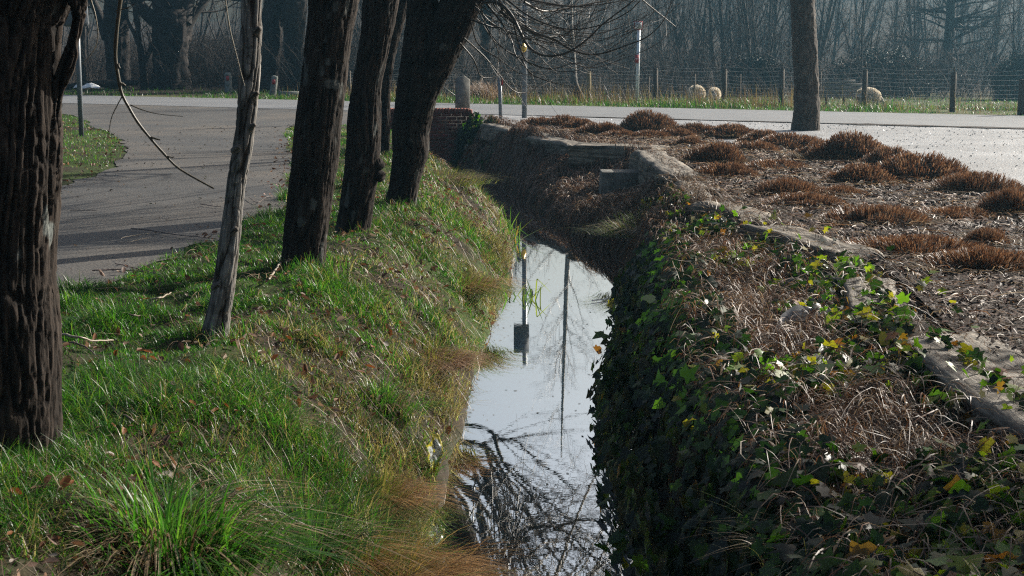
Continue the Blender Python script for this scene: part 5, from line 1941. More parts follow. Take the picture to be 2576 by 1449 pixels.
# ---------------------------------------------------------------- fence
root = None
fence_px = [(880, 246, 176, 'p'), (1192, 249, 187, 'l'), (1246, 249, 196, 't'), (1382, 254, 203, 't'), (1481, 252, 181, 'y'), (1507, 252, 190, 't'), (1631, 255, 190, 't'), (1648, 259, 173, 'b'), (1746, 258, 184, 't'), (1821, 264, 175, 'b'), (1860, 262, 184, 't'), (1965, 267, 174, 'b'), (2061, 268, 178, 't'), (2173, 272, 176, 'b'), (2395, 282, 182, 'b'), (2574, 290, 197, 'w'), (2720, 297, 190, 'b')]
pts = []
for px, yb, yt, kd in fence_px:
    b = G(px, yb, 0.0)
    pts.append((b, px, yb, yt, kd))
root = tag(empty('wire_fence', (pts[8][0][0], pts[8][0][1], 0)), 'sheep wire fence on dark wooden posts along the field beyond the road', 'fence')
for b, px, yb, yt, kd in pts:
    s = ppm(b)
    h = (yb - yt) / s
    r_ = {'b': .075, 'y': .075, 't': .035, 'p': .05, 'l': .1, 'w': .15}[kd]
    tl = np.array([.22, 0, 0]) if kd == 'l' else np.zeros(3)
    mb = MB()
    cyl(mb, (b[0], b[1], -.3), np.array([b[0], b[1], h - .04]) + tl, r_, r_ * .97, 12)
    if kd in 'by':
        cyl(mb, np.array([b[0], b[1], h - .041]) + tl, np.array([b[0], b[1], h]) + tl, r_ * .97, r_ * .8, 12)
        cyl(mb, np.array([b[0], b[1], h]), np.array([b[0], b[1], h + .13]), .012, .012, 6)
        cyl(mb, np.array([b[0], b[1], h + .08]), np.array([b[0], b[1], h + .14]), .024, .024, 8)
    p_ = mb.build('post', M_POSTY if kd == 'y' else M_POST, root)
mb = MB()
wp = [p for p in pts if p[4] in 'byw' or p[1] in (880, 1246)]
wp.sort(key=lambda q: q[1])
Pw, Rw = [], []
for a, c in zip(wp[:-1], wp[1:]):
    A_, C_ = a[0], c[0]
    u = np.linspace(0, 1, 9)
    for k_, hh in enumerate([.12, .22, .32, .42, .53, .64, .75, .86, .99, 1.12]):
        sag = -.06 * 4 * u * (1 - u) * (.4 + rng.random())
        P = A_ + (C_ - A_) * u[:, None]
        P = P + np.array([0, -.08, 0])
        P[:, 2] = hh + sag
        Pw.append(P)
        Rw.append(np.full(9, .0035 if k_ < 9 else .0025))
V, Q = tubes(np.array(Pw), np.array(Rw), 3)[:2]
mb.add(V, Q)
Pv = []
for a, c in zip(wp[:-1], wp[1:]):
    L_ = np.linalg.norm(c[0] - a[0])
    for u in np.arange(.1, L_, .16) / L_:
        p = a[0] + (c[0] - a[0]) * u + np.array([0, -.08, 0])
        sg = -.05 * 4 * u * (1 - u)
        Pv.append(np.stack([p + (0, 0, .1 + sg), p + (.004, 0, .5 + sg), p + (0, 0, .86 + sg)]))
Pv = np.array(Pv)
V, Q = tubes(Pv, np.full(Pv.shape[:2], .002), 3)[:2]
mb.add(V, Q)
mb.build('wire_mesh', M_WIRE, root)

# ---------------------------------------------------------------- sheep
def sheep(label, px, Y, rz, sc_, seed):
    b = at(px, 240, Y)
    z = float(ground(b[0], b[1]))
    root = tag(empty('sheep', (0, 0, 0)), label, 'sheep', 'sheep grazing in the field')
    # spine along +y (head at +y)
    J = [(0, -.34, .56, .20, -1), (0, -.12, .58, .25, 0), (0, .14, .57, .24, 1), (0, .36, .56, .17, 2), (0, .52, .44, .10, 3), (0, .62, .28, .085, 4), (0, .67, .16, .06, 5), (0, .70, .09, .045, 6),
         (-.13, -.34, .42, .10, 0), (-.13, -.40, .26, .05, 8), (-.13, -.37, .12, .033, 9), (-.13, -.36, .02, .036, 10),
         (.13, -.34, .42, .10, 0), (.13, -.40, .26, .05, 12), (.13, -.37, .12, .033, 13), (.13, -.36, .02, .036, 14),
         (-.12, .30, .40, .085, 3), (-.12, .29, .22, .04, 16), (-.12, .31, .02, .035, 17),
         (.12, .30, .40, .085, 3), (.12, .29, .22, .04, 19), (.12, .31, .02, .035, 20),
         (0, -.50, .50, .06, 0), (0, -.55, .36, .04, 22),
         (-.08, .57, .34, .03, 5), (-.17, .56, .33, .022, 24), (.08, .57, .34, .03, 5), (.17, .56, .33, .022, 26)]
    me = bpy.data.meshes.new('body')
    me.from_pydata([(j[0] * sc_, j[1] * sc_, j[2] * sc_) for j in J], [(i_, j[4]) for i_, j in enumerate(J) if j[4] >= 0], [])
    o = bpy.data.objects.new('body', me)
    COL.objects.link(o)
    sm = o.modifiers.new('skin', 'SKIN')
    for i_, j in enumerate(J):
        me.skin_vertices[0].data[i_].radius = (j[3] * sc_, j[3] * sc_)
        me.skin_vertices[0].data[i_].use_root = i_ == 0
    ss = o.modifiers.new('subsurf', 'SUBSURF')
    ss.levels = ss.render_levels = 2
    me.materials.append(m_plain('sheep_skin', (.38, .34, .29), .9))
    o.parent = root
    r_ = np.random.default_rng(seed)
    n = 5000
    # woolly coat: short curls over the trunk
    t = r_.uniform(-.42, .42, n)
    rad_b = np.interp(t, [-.55, -.45, -.3, -.1, .14, .34, .45], [.12, .19, .245, .27, .265, .20, .14])
    th = r_.uniform(0, 2 * PI, n)
    zc = np.interp(t, [-.5, -.12, .14, .4], [.54, .58, .57, .53])
    d = np.stack([np.cos(th), .25 * t / .4, np.sin(th)], -1)
    B = np.stack([0 * t, t, zc], -1) + d * (rad_b - .03)[:, None] * np.array([.95, 0, 1])
    tip = B + norm(d + r_.normal(size=(n, 3)) * .45) * r_.uniform(.05, .085, n)[:, None] + np.array([0, -.01, -.015])
    P = np.stack([B, (B + tip) / 2 + r_.normal(size=(n, 3)) * .008, tip], 1) * sc_
    V, Q = ribbons(P, np.repeat([[.012, .011, .004]], n, 0) * sc_, norm(r_.normal(size=(n, 3))))
    w_ = MB().add(V, Q, None, np.repeat(pick(r_, np.array([[1.0, .93, .82], [.85, .78, .67], [1.1, 1.03, .93]]), n, .15), 6, 0)).build('wool', M_WOOL)
    w_.parent = root
    root.location = (b[0], b[1], z)
    root.rotation_euler = (0, 0, rz)
    return root


sheep('shaggy brownish sheep grazing behind the fence, left of the smaller pale one', 1751, 47.5, rad(12), .86, 1)
sheep('smaller pale sheep grazing behind the fence, between the brownish sheep and the plane tree', 1797, 48.5, rad(-8), .78, 2)
sheep('pale sheep grazing side on behind a fence post, by the wooden hurdle', 2186, 46.0, rad(-70), .85, 3)

# wooden hurdle
a, c = at(2073, 240, 50), at(2168, 240, 50)
z0 = float(ground(a[0], 50))
root = tag(empty('wooden_hurdle', ((a[0] + c[0]) / 2, 50, z0)), 'grey wooden hurdle of horizontal boards standing in the field right of the plane tree', 'hurdle')
mb = MB()
for k_ in range(5):
    z = z0 + .25 + k_ * .125
    V, Q = box((a[0], 49.98, z), (c[0] - (.25 if k_ == 4 else 0), 50.0, z + .1))
    V[:, 2] += (V[:, 0] - a[0]) * .03
    mb.add(V, Q)
mb.build('board', m_rough('grey_board', [(.3, (.12, .11, .1)), (.7, (.2, .185, .17))], 4, .85), root)
mb = MB()
for x_ in (a[0] + .05, (a[0] + c[0]) / 2, c[0] - .1):
    V, Q = box((x_, 50.003, z0 - .1), (x_ + .07, 50.06, z0 + .9))
    mb.add(V, Q)
mb.build('upright', M_POST, root)

# ---------------------------------------------------------------- brambles
def bramble(label, px0, px1, ytop, Y, seed, lump=1.0):
    r_ = np.random.default_rng(seed)
    a, c = at(px0, 200, Y), at(px1, 200, Y)
    cx, wx = (a[0] + c[0]) / 2, (c[0] - a[0]) / 2
    z0 = float(ground(cx, Y))
    H = float(at((px0 + px1) / 2, ytop, Y)[2]) - z0
    root = tag(empty('bramble_bush', (cx, Y, z0)), label, 'bush', 'bramble mounds in the field')
    n = 9000
    th = r_.uniform(0, 2 * PI, n)
    ph = np.arcsin(r_.uniform(0, 1, n))
    q = r_.uniform(.72, 1.02, n)
    lob = .72 + .5 * fbm(np.cos(th) * 2 + seed, np.sin(th) * 2, ph * 2 + seed, 3)
    P = np.stack([cx + wx * 1.1 * np.cos(th) * np.cos(ph) * q * lob, Y + wx * .6 * np.sin(th) * np.cos(ph) * q * lob, z0 + H * 1.15 * np.sin(ph) ** .8 * q * lob], -1)
    col = pick(r_, np.array([[.04, .05, .03], [.06, .06, .04], [.09, .07, .05], [.03, .045, .025]]), n, .3)
    V, Q, T, C = leaf_quads(r_, P, r_.uniform(.03, .065, n), col, .4)
    MB().add(V, Q, T, C).build('foliage', M_CHIP, root)
    n = 420
    th = r_.uniform(0, 2 * PI, n)
    B = np.stack([cx + wx * .9 * np.cos(th) * r_.random(n), Y + wx * .5 * np.sin(th) * r_.random(n), np.full(n, z0)], -1)
    dirs = np.stack([np.cos(th), np.sin(th), 0 * th], -1)
    u = np.linspace(0, 1, 8)
    ln = r_.uniform(.4, 1.1, n)[:, None] * wx * .5
    P = B[:, None, :] + dirs[:, None, :] * (ln * u[None] ** 1.3)[..., None]
    P[..., 2] += H * r_.uniform(.6, 1.15, n)[:, None] * (u * (1.75 - .95 * u))[None]
    mb = MB()
    add_tubes(mb, P, np.full((n, 8), .006), 3, (.14, .09, .075), r_)
    mb.build('stem', M_FARBARK, root)
    return root


bramble('wide bramble mound in the field to the right of the plane tree', 2070, 2350, 140, 60, 1)
bramble('dark bramble mound in the field just left of the plane tree', 1830, 1975, 152, 60, 2)
bramble('bramble mound at the right side of the picture, partly cut off', 2500, 2660, 150, 56, 3)

# ---------------------------------------------------------------- trees of the wood
def tree_mesh(seed, H, r0, stems, L1, n1, n2, n3, ang, up, wob=.05, t0=.15, spread=.3):
    r_ = np.random.default_rng(seed)
    P0, R0 = [], []
    for s_ in range(stems):
        d = norm(np.array([r_.normal() * spread * (stems > 1), r_.normal() * spread * (stems > 1), 1.0]))
        p = [np.array([r_.normal() * .12 * (stems > 1), r_.normal() * .12 * (stems > 1), -.3])]
        for j in range(9):
            d = norm(d + r_.normal(size=3) * wob + np.array([0, 0, .06]))
            p.append(p[-1] + d * H * r_.uniform(.85, 1.1) / 9)
        P0.append(p)
        R0.append(r0 * np.linspace(1.1, .16, 10) * r_.uniform(.7, 1.1))
    P0, R0 = np.array(P0), np.array(R0)
    mt, mc = MB(), MB()
    c = (.07, .058, .05)
    add_tubes(mt, P0, R0, 7, c, r_)
    P1, R1 = grow(P0, R0, n1 * stems, L1, ang, r_, 7, t0, up, .1, (.25, .5), .25)
    add_tubes(mc, P1, R1, 4, c, r_, rmin=.004)
    P2, R2 = grow(P1, R1, n2 * stems, (L1[0] * .4, L1[1] * .5), (.35, .9), r_, 5, .15, up * .6, .12, (.35, .6), .3)
    add_tubes(mc, P2, R2, 3, c, r_, rmin=.004)
    P3, R3 = grow(P2, R2, n3 * stems, (L1[0] * .2, L1[1] * .28), (.3, .9), r_, 4, .15, up * .4, .12, (.5, .8), .5)
    add_tubes(mc, P3, R3, 3, c, r_, rmin=.004)
    return mt, mc


def proto_tree(name, *a, **k):
    mt, mc = tree_mesh(*a, **k)
    root = empty(name, (0, 0, 0))
    mt.build('trunk', M_FARBARK, root, smooth=True)
    mc.build('crown', M_FARBARK, root)
    return root


WG = 'bare trees of the hazy wood beyond the sheep field'
pr_slim = [proto_tree('bare_tree', 700 + s, 8.5, .10, 1, (1.0, 2.6), 34, 130, 420, (.35, .8), .10) for s in range(2)]
pr_multi = [proto_tree('bare_tree', 710 + s, 6.5, .06, 4, (.8, 2.2), 16, 60, 170, (.3, .8), .09, spread=.28) for s in range(2)]
pr_bush = [proto_tree('bare_shrub', 720 + s, 3.2, .025, 9, (.4, 1.3), 8, 26, 60, (.3, .9), .06, spread=.5) for s in range(2)]
fresh = {id(p) for p in pr_slim + pr_multi + pr_bush}


def put(pr, X, Y, s_, rz, label, cat, group):
    z = float(ground(X, Y))
    if id(pr) in fresh:
        fresh.discard(id(pr))
        o = pr
        o.location = (X, Y, z)
        o.rotation_euler = (0, 0, rz)
        o.scale = (s_, s_, s_)
    else:
        o = copy_tree(pr, (X, Y, z), rz, (s_, s_, s_))
    tag(o, label, cat, group)
    return o


r_ = np.random.default_rng(9)
for k_, (px, Y, s_) in enumerate([(1880, 66, 1.15), (1905, 70, 1.2), (1858, 74, 1.1), (1925, 78, 1.3), (1700, 72, 1.1), (1760, 80, 1.2), (1660, 86, 1.2), (1815, 90, 1.3), (2250, 84, 1.1), (2310, 92, 1.2), (2500, 78, 1.2), (2560, 88, 1.2), (2620, 72, 1.3), (2090, 88, 1.2), (1985, 96, 1.3), (1290, 66, .95), (1225, 62, 1.0), (1160, 70, 1.1), (1345, 84, .9), (1410, 90, .9), (1560, 92, .95), (1500, 98, .9), (920, 66, 1.1), (1000, 72, 1.1), (1090, 64, 1.0)]):
    p = at(px, 200, Y)
    put(pr_slim[k_ % 2], p[0], Y, s_, r_.uniform(0, 6.28), 'tall slim bare tree of the wood, grey with haze', 'tree', WG)
for k_, (px, Y, s_) in enumerate([(1920, 62, 1.0), (2020, 70, 1.1), (1640, 64, .8), (2150, 74, .9), (2470, 68, 1.0), (2580, 62, .9), (1780, 66, .9), (1320, 72, .8), (1180, 60, .9), (1560, 70, .8), (1450, 76, .8), (1050, 62, .9), (940, 60, .9), (2350, 72, .9), (2220, 66, .8)]):
    p = at(px, 200, Y)
    put(pr_multi[k_ % 2], p[0], Y, s_, r_.uniform(0, 6.28), 'bare many-stemmed tree at the edge of the wood', 'tree', WG)
for k_, (px, Y, s_) in enumerate([(1560, 55, .7), (1690, 57, .8), (1620, 60, .9), (1840, 64, 1.0), (2010, 58, .9), (2130, 64, 1.0), (2270, 62, 1.0), (2420, 60, 1.0), (2540, 64, 1.1), (1300, 58, .9), (1370, 60, .8), (1220, 56, .9), (1140, 57, 1.0), (1080, 58, 1.0), (960, 56, 1.0), (900, 55, 1.0), (1450, 62, .8), (1740, 62, .9)]):
    p = at(px, 200, Y)
    put(pr_bush[k_ % 2], p[0], Y, s_, r_.uniform(0, 6.28), 'low bare thicket shrub in front of the wood', 'shrub', 'bare shrubs in front of the wood')

# the single named trees of the background
# birch by the road
rng = np.random.default_rng(31)
Yb = float(G(1462, 255)[1])
pp = [(1466, 258), (1460, 245), (1450, 225), (1444, 200), (1441, 160), (1438, 110), (1434, 60), (1434, 0), (1430, -80), (1428, -200), (1425, -330), (1423, -470), (1422, -580)]
P = np.array([at(x, y, Yb) for x, y in pp])
R = np.array([.17, .155, .13, .125, .12, .115, .11, .1, .09, .075, .06, .04, .02])
root = tag(empty('birch_tree', (P[0][0], P[0][1], 0)), 'slender birch with white bark and a dark crooked foot beside the road', 'tree')
mb = MB()
Pq, Rq = bark_tube(mb, P, R * .88, 260, 28, .01, 20, 10, (.09, .08, .075), (.5, .48, .44), 33, .05, 0, .6)
vz = np.concatenate(mb.V)[:, 2]
Cc = mb.C[0]
kk = sstep(1.0, .25, vz)[:, None] * .85
mb.C[0] = Cc * (1 - kk) + np.array([.07, .055, .045]) * kk
mb.build('trunk', M_BARKG, root, smooth=True)
mb = MB()
P1, R1 = grow(Pq[90:][::4][None], (Rq[90:][::4])[None] * .8, 42, (.8, 2.6), (.5, 1.1), rng, 9, .02, .05, .08, (.2, .4), .25)
add_tubes(mb, P1, R1, 5, (.09, .07, .06), rng)
P2, R2 = grow(P1, R1, 260, (.4, 1.2), (.4, .9), rng, 6, .15, -.03, .1, (.35, .6), .3)
add_tubes(mb, P2, R2, 3, (.09, .07, .06), rng, rmin=.003)
P3, R3 = grow(P2, R2, 700, (.2, .6), (.3, .8), rng, 4, .15, -.05, .1, (.5, .8), .5)
add_tubes(mb, P3, R3, 3, (.09, .07, .06), rng, rmin=.003)
mb.build('crown', M_TWIG, root)
# big dark tree with level boughs on the right
rng = np.random.default_rng(32)
YL = 70.0
b = at(2383, 178, YL)
z = float(ground(b[0], YL))
P = np.array([(b[0] - .1, YL, z - .3), (b[0] - .05, YL, z + .5), at(2386, 120, YL), at(2390, 60, YL), at(2393, 0, YL), at(2396, -80, YL), at(2398, -200, YL), at(2398, -380, YL)])
R = np.array([.32, .27, .25, .23, .22, .2, .15, .05])
root = tag(empty('larch_tree', (b[0], YL, z)), 'big dark tree with level drooping boughs in the haze, right of the wide bramble mound', 'tree')
mb = MB()
Pq, Rq = bark_tube(mb, P, R, 90, 24, .02, 12, 4, (.04, .035, .03), (.09, .075, .065), 34, .05)
mb.build('trunk', M_BARK, root, smooth=True)
mb = MB()
P1, R1 = grow(Pq[18:][None], Rq[18:][None], 60, (1.6, 3.6), (1.2, 1.7), rng, 10, .0, .015, .07, (.22, .36), .2)
add_tubes(mb, P1, R1, 5, (.06, .05, .045), rng)
P2, R2 = grow(P1, R1, 620, (.5, 1.6), (.5, 1.0), rng, 6, .1, .05, .1, (.35, .6), .3, bias=(0, 0, .4))
add_tubes(mb, P2, R2, 3, (.06, .05, .045), rng, rmin=.006)
P3, R3 = grow(P2, R2, 1500, (.3, .7), (.3, .9), rng, 4, .1, .03, .1, (.5, .8), .5)
add_tubes(mb, P3, R3, 3, (.06, .05, .045), rng, rmin=.005)
mb.build('crown', M_FARBARK, root)
# thin straight sapling
rng = np.random.default_rng(35)
b = at(2168, 180, 58)
P = np.array([(b[0], 58, float(ground(b[0], 58)) - .2), at(2168, 150, 58), at(2169, 70, 58), at(2173, 0, 58), at(2176, -140, 58), at(2177, -260, 58)])
root = tag(empty('sapling', (b[0], 58, float(ground(b[0], 58)))), 'thin straight sapling with rising side shoots behind the wide bramble mound', 'tree')
mb = MB()
S = spl(P, 20)[None]
add_tubes(mb, S, np.linspace(.05, .012, 20)[None], 6, (.1, .085, .07), rng)
mb.build('trunk', M_FARBARK, root, smooth=True)
mb = MB()
P1, R1 = grow(S, np.linspace(.05, .012, 20)[None], 30, (.7, 1.8), (.45, .8), rng, 7, .2, .05, .06, (.3, .5), .3)
add_tubes(mb, P1, R1, 4, (.1, .085, .07), rng, rmin=.004)
P2, R2 = grow(P1, R1, 120, (.2, .7), (.4, .8), rng, 4, .2, .03, .1, (.5, .7), .4)
add_tubes(mb, P2, R2, 3, (.1, .085, .07), rng, rmin=.004)
mb.build('crown', M_FARBARK, root)


# old dark willows beyond the road on the left
def old_tree(name, label, rows, Y, arms, seed, na=48, nz=90):
    rng = np.random.default_rng(seed)
    P, R = [], []
    for y, l, r in rows:
        c = at((l + r) / 2, y, Y)
        P.append(c)
        R.append((r - l) / 2 / ppm(c))
    zb = float(ground(P[0][0], Y))
    p0 = P[0].copy()
    p0[2] = min(zb, p0[2]) - .3
    P.insert(0, p0)
    R.insert(0, R[0] * 1.1)
    root = tag(empty(name, (P[1][0], Y, zb)), label, 'tree', 'old dark trees along the far side of the road')
    mb = MB()
    bark_tube(mb, P, R, nz, na, .07, 9, 1.2, (.016, .013, .012), (.06, .05, .045), seed, .07, 0, .7)
    mb.build('trunk', M_BARK, root, smooth=True)
    mb = MB()
    PL, RL = [], []
    for px, r0, r1 in arms:
        pts_ = np.array([at(x, y, Y + .3 * i_) for i_, (x, y) in enumerate(px)])
        S = spl(pts_, 14)
        PL.append(S)
        RL.append(np.linspace(r0, r1, 14))
    add_tubes(mb, np.array(PL), np.array(RL), 10, (.035, .03, .027), rng, .1)
    P1, R1 = grow(np.array(PL), np.array(RL), 14 * len(arms), (1.0, 3.2), (.4, 1.2), rng, 8, .1, .03, .1, (.12, .3), .2)
    add_tubes(mb, P1, R1, 4, (.05, .042, .037), rng, rmin=.006)
    P2, R2 = grow(P1, R1, 70 * len(arms), (.4, 1.4), (.4, 1.0), rng, 5, .1, .0, .13, (.4, .6), .3)
    add_tubes(mb, P2, R2, 3, (.05, .042, .037), rng, rmin=.006)
    mb.build('crown', M_FARBARK, root, smooth=True)


old_tree('old_willow', 'big dark straight trunk beyond the road, nearest to the grey sign post', [(222, 264, 332), (190, 267, 328), (140, 266, 326), (90, 264, 324), (40, 262, 322), (0, 262, 320), (-60, 262, 316)], 58.5,
         [([(270, 95), (258, 60), (246, 30), (232, 0), (215, -50)], .24, .14), ([(295, -40), (280, -110), (270, -200), (265, -300)], .4, .12), ([(305, -40), (330, -120), (350, -220), (360, -300)], .35, .1)], 91)
old_tree('old_willow', 'broad dark pollard trunk with several arms beyond the road, right of the straight one', [(226, 376, 486), (190, 384, 476), (140, 385, 474), (90, 385, 478), (55, 384, 480), (25, 390, 470)], 58.0,
         [([(400, 60), (376, 40), (352, 15), (335, -5), (310, -40)], .32, .2), ([(415, 50), (400, 10), (392, -40), (385, -140)], .36, .15), ([(445, 60), (440, 10), (438, -60), (440, -160)], .4, .15), ([(462, 60), (470, 20), (480, -20), (485, -120)], .35, .13), ([(466, 75), (486, 40), (508, 12), (525, -10), (560, -50)], .22, .12)], 92)
old_tree('old_willow', 'dark old trunk beyond the road, nearer the slim grey tree of a pair', [(236, 655, 704), (190, 658, 702), (140, 660, 706), (90, 660, 712), (40, 662, 720), (0, 664, 724), (-60, 664, 722)], 56.0,
         [([(680, -20), (660, -90), (640, -180), (630, -260)], .4, .12), ([(700, -20), (715, -90), (735, -180), (740, -260)], .4, .12), ([(672, 60), (655, 35), (640, 10), (615, -20)], .2, .1)], 93)
old_tree('old_willow', 'dark old trunk beyond the road, nearer the dark willow row of a pair', [(240, 716, 762), (190, 718, 764), (140, 716, 764), (90, 712, 766), (40, 710, 770), (0, 708, 772), (-60, 706, 770)], 55.5,
         [([(735, -20), (730, -100), (725, -180), (720, -260)], .4, .12), ([(750, 0), (775, -60), (795, -150), (800, -230)], .35, .12)], 94)
old_tree('old_tree', 'thin leaning tree between the two big dark trunks beyond the road', [(222, 352, 372), (180, 350, 368), (130, 346, 362), (80, 340, 354), (30, 334, 348), (-30, 326, 338)], 57.5,
         [([(360, 160), (376, 130), (388, 105), (400, 90)], .12, .06), ([(348, 110), (338, 85), (325, 60), (318, 40)], .1, .05)], 95, 20, 50)
old_tree('old_tree', 'thin pale-edged tree beyond the road just right of the grey sign post', [(215, 205, 222), (150, 204, 219), (100, 203, 216), (50, 203, 215), (0, 203, 214), (-80, 204, 213)], 62.0,
         [([(209, 60), (220, 20), (228, -20), (235, -60)], .08, .04)], 96, 20, 50)
old_tree('old_tree', 'dark slanting trunk seen in the gap left of the concrete post, edge of the wood', [(240, 1040, 1066), (180, 1040, 1064), (120, 1036, 1058), (60, 1034, 1054), (0, 1030, 1050), (-60, 1030, 1048)], 58.0,
         [([(1040, -20), (1020, -90), (1010, -160), (1000, -240)], .2, .08)], 97, 20, 50)
old_tree('old_tree', 'dark heavy trunk in the shade beyond the road, behind the short steel bollard', [(235, 1196, 1236), (180, 1202, 1234), (120, 1206, 1236), (60, 1206, 1238), (0, 1204, 1240), (-60, 1204, 1240)], 60.0,
         [([(1220, -20), (1200, -90), (1190, -160), (1180, -240)], .28, .08), ([(1230, -10), (1250, -60), (1262, -120), (1270, -170)], .25, .08)], 98, 30, 60)

# the far wood: a mass of thin stems and twigs, and dark scrub on the left
mb = MB()
rng = np.random.default_rng(800)
bt, bc = zip(*[tree_mesh(900 + s, 7.5, .085, 1 + (s % 2) * 2, (1.0, 2.4), 14, 36, 70, (.3, .8), .10) for s in range(4)])


def stamp(mb, src, X, Y, s_, rz):
    c, s = math.cos(rz), math.sin(rz)
    z = float(ground(X, Y))
    for Vv, Cc in zip(src.V, src.C):
        mb.V.append(np.stack([(Vv[:, 0] * c - Vv[:, 1] * s) * s_ + X, (Vv[:, 0] * s + Vv[:, 1] * c) * s_ + Y, Vv[:, 2] * s_ + z], -1))
        mb.C.append(Cc)
    for q in src.Q:
        mb.Q.append(q + mb.n)
    mb.n += src.n


for k_ in range(230):
    Y = 72 + 95 * rng.random() ** 1.2
    X = rng.uniform(-.42, .46) * Y
    if -.08 * Y < X < .10 * Y:
        s_ = rng.uniform(.45, .8)
    else:
        s_ = rng.uniform(.75, 1.35)
    rz = rng.uniform(0, 6.28)
    j = int(rng.integers(0, 4))
    if X < -.2 * Y and rng.random() < .45:
        continue
    stamp(mb, bt[j], X, Y, s_, rz)
    stamp(mb, bc[j], X, Y, s_, rz)
tag(mb.build('far_wood', M_FARBARK), None, None, kind='stuff')


def brush(n, fx, fy, hlo, hhi, rng, col, w, lean=.35):
    X, Y = fx, fy
    P = []
    d = rng.normal(size=(n, 2)) * lean
    h = rng.uniform(hlo, hhi, n)
    u = np.linspace(0, 1, 5)
    z = ground(X, Y)
    cv = rng.normal(size=(n, 2)) * .3
    xy = np.stack([X, Y], -1)[:, None, :] + d[:, None, :] * (h[:, None] * u[None])[..., None] + cv[:, None, :] * (h[:, None] * u[None] ** 2.5)[..., None]
    P = np.concatenate([xy, (z[:, None] + h[:, None] * (u - .15 * u ** 2)[None])[..., None]], -1)
    return P, np.repeat((w * rng.uniform(.5, 1.4, n))[:, None] * np.linspace(1, .35, 5)[None], 1, 0)


mb = MB()
# scrub on the left beyond the road
n = 6500
X = rng.uniform(-24, -4.5, n)
Y = road_far(X) + np.where(rng.random(n) < .06, rng.uniform(6.5, 9, n), rng.uniform(9.5, 19, n))
k = (rng.random(n) < sstep(-21, -12, X) * .9 + .12)
X, Y = X[k], Y[k]
n = len(X)
P, R = brush(n, X, Y, .5, 2.8, rng, None, .010)
add_tubes(mb, P, R, 3, (.034, .026, .022), rng, .5, .004)
P2, R2 = grow(P, R, 9000, (.3, 1.0), (.4, 1.1), rng, 4, .2, .0, .15, (.5, .8), .5)
add_tubes(mb, P2, R2, 3, (.04, .03, .026), rng, .5, .004)
tag(mb.build('roadside_scrub', M_FARBARK), None, None, kind='stuff')
mb = MB()
# undergrowth through the wood
n = 13000
Y = 55 + 75 * rng.random(n) ** 1.3
X = rng.uniform(-.42, .44, n) * Y
k = (rng.random(n) < .25 + .75 * sstep(.35, .6, fbm(X * .12, Y * .12, 3, 3))) & (Y > road_far(X) + 14)
X, Y = X[k], Y[k]
n = len(X)
P, R = brush(n, X, Y, .5, 2.6, rng, None, .012)
add_tubes(mb, P, R, 3, (.075, .058, .05), rng, .5, .005)
P2, R2 = grow(P, R, 16000, (.3, 1.1), (.4, 1.1), rng, 4, .2, .0, .15, (.5, .8), .5)
add_tubes(mb, P2, R2, 3, (.075, .058, .05), rng, .5, .005)
tag(mb.build('wood_undergrowth', M_FARBARK), None, None, kind='stuff')

# ------------------------------------------------------------------ small things
# fallen twigs
def twig(label, px, r0, r1, zo=.012, col=(.13, .085, .065), seed=0):
    P = []
    for x, y in px:
        p = G(x, y, 0.0)
        for _ in range(6):
            z = max(float(ground(p[0], p[1])), .012) if p[0] < xpr(p[1]) else float(ground(p[0], p[1]))
            p = G(x, y, z + zo)
        P.append(p)
    S = spl(np.array(P), 26)
    S[:, 2] += .012 * (vn(np.arange(26) * .5, seed, 1.5) - .3)
    mb = MB()
    V, Q, T = tubes(S[None], np.linspace(r0, r1, 26)[None], 6, cap=True)
    mb.add(V, Q, T, np.array(col) * (.75 + .5 * vn(V[:, 0] * 60, V[:, 1] * 60, V[:, 2] * 60))[:, None])
    c = P[len(P) // 2]
    tag(mb.build('fallen_twig', M_TWIG, None, smooth=True, origin=c), label, 'twig', 'twigs lying on the path and the grass')


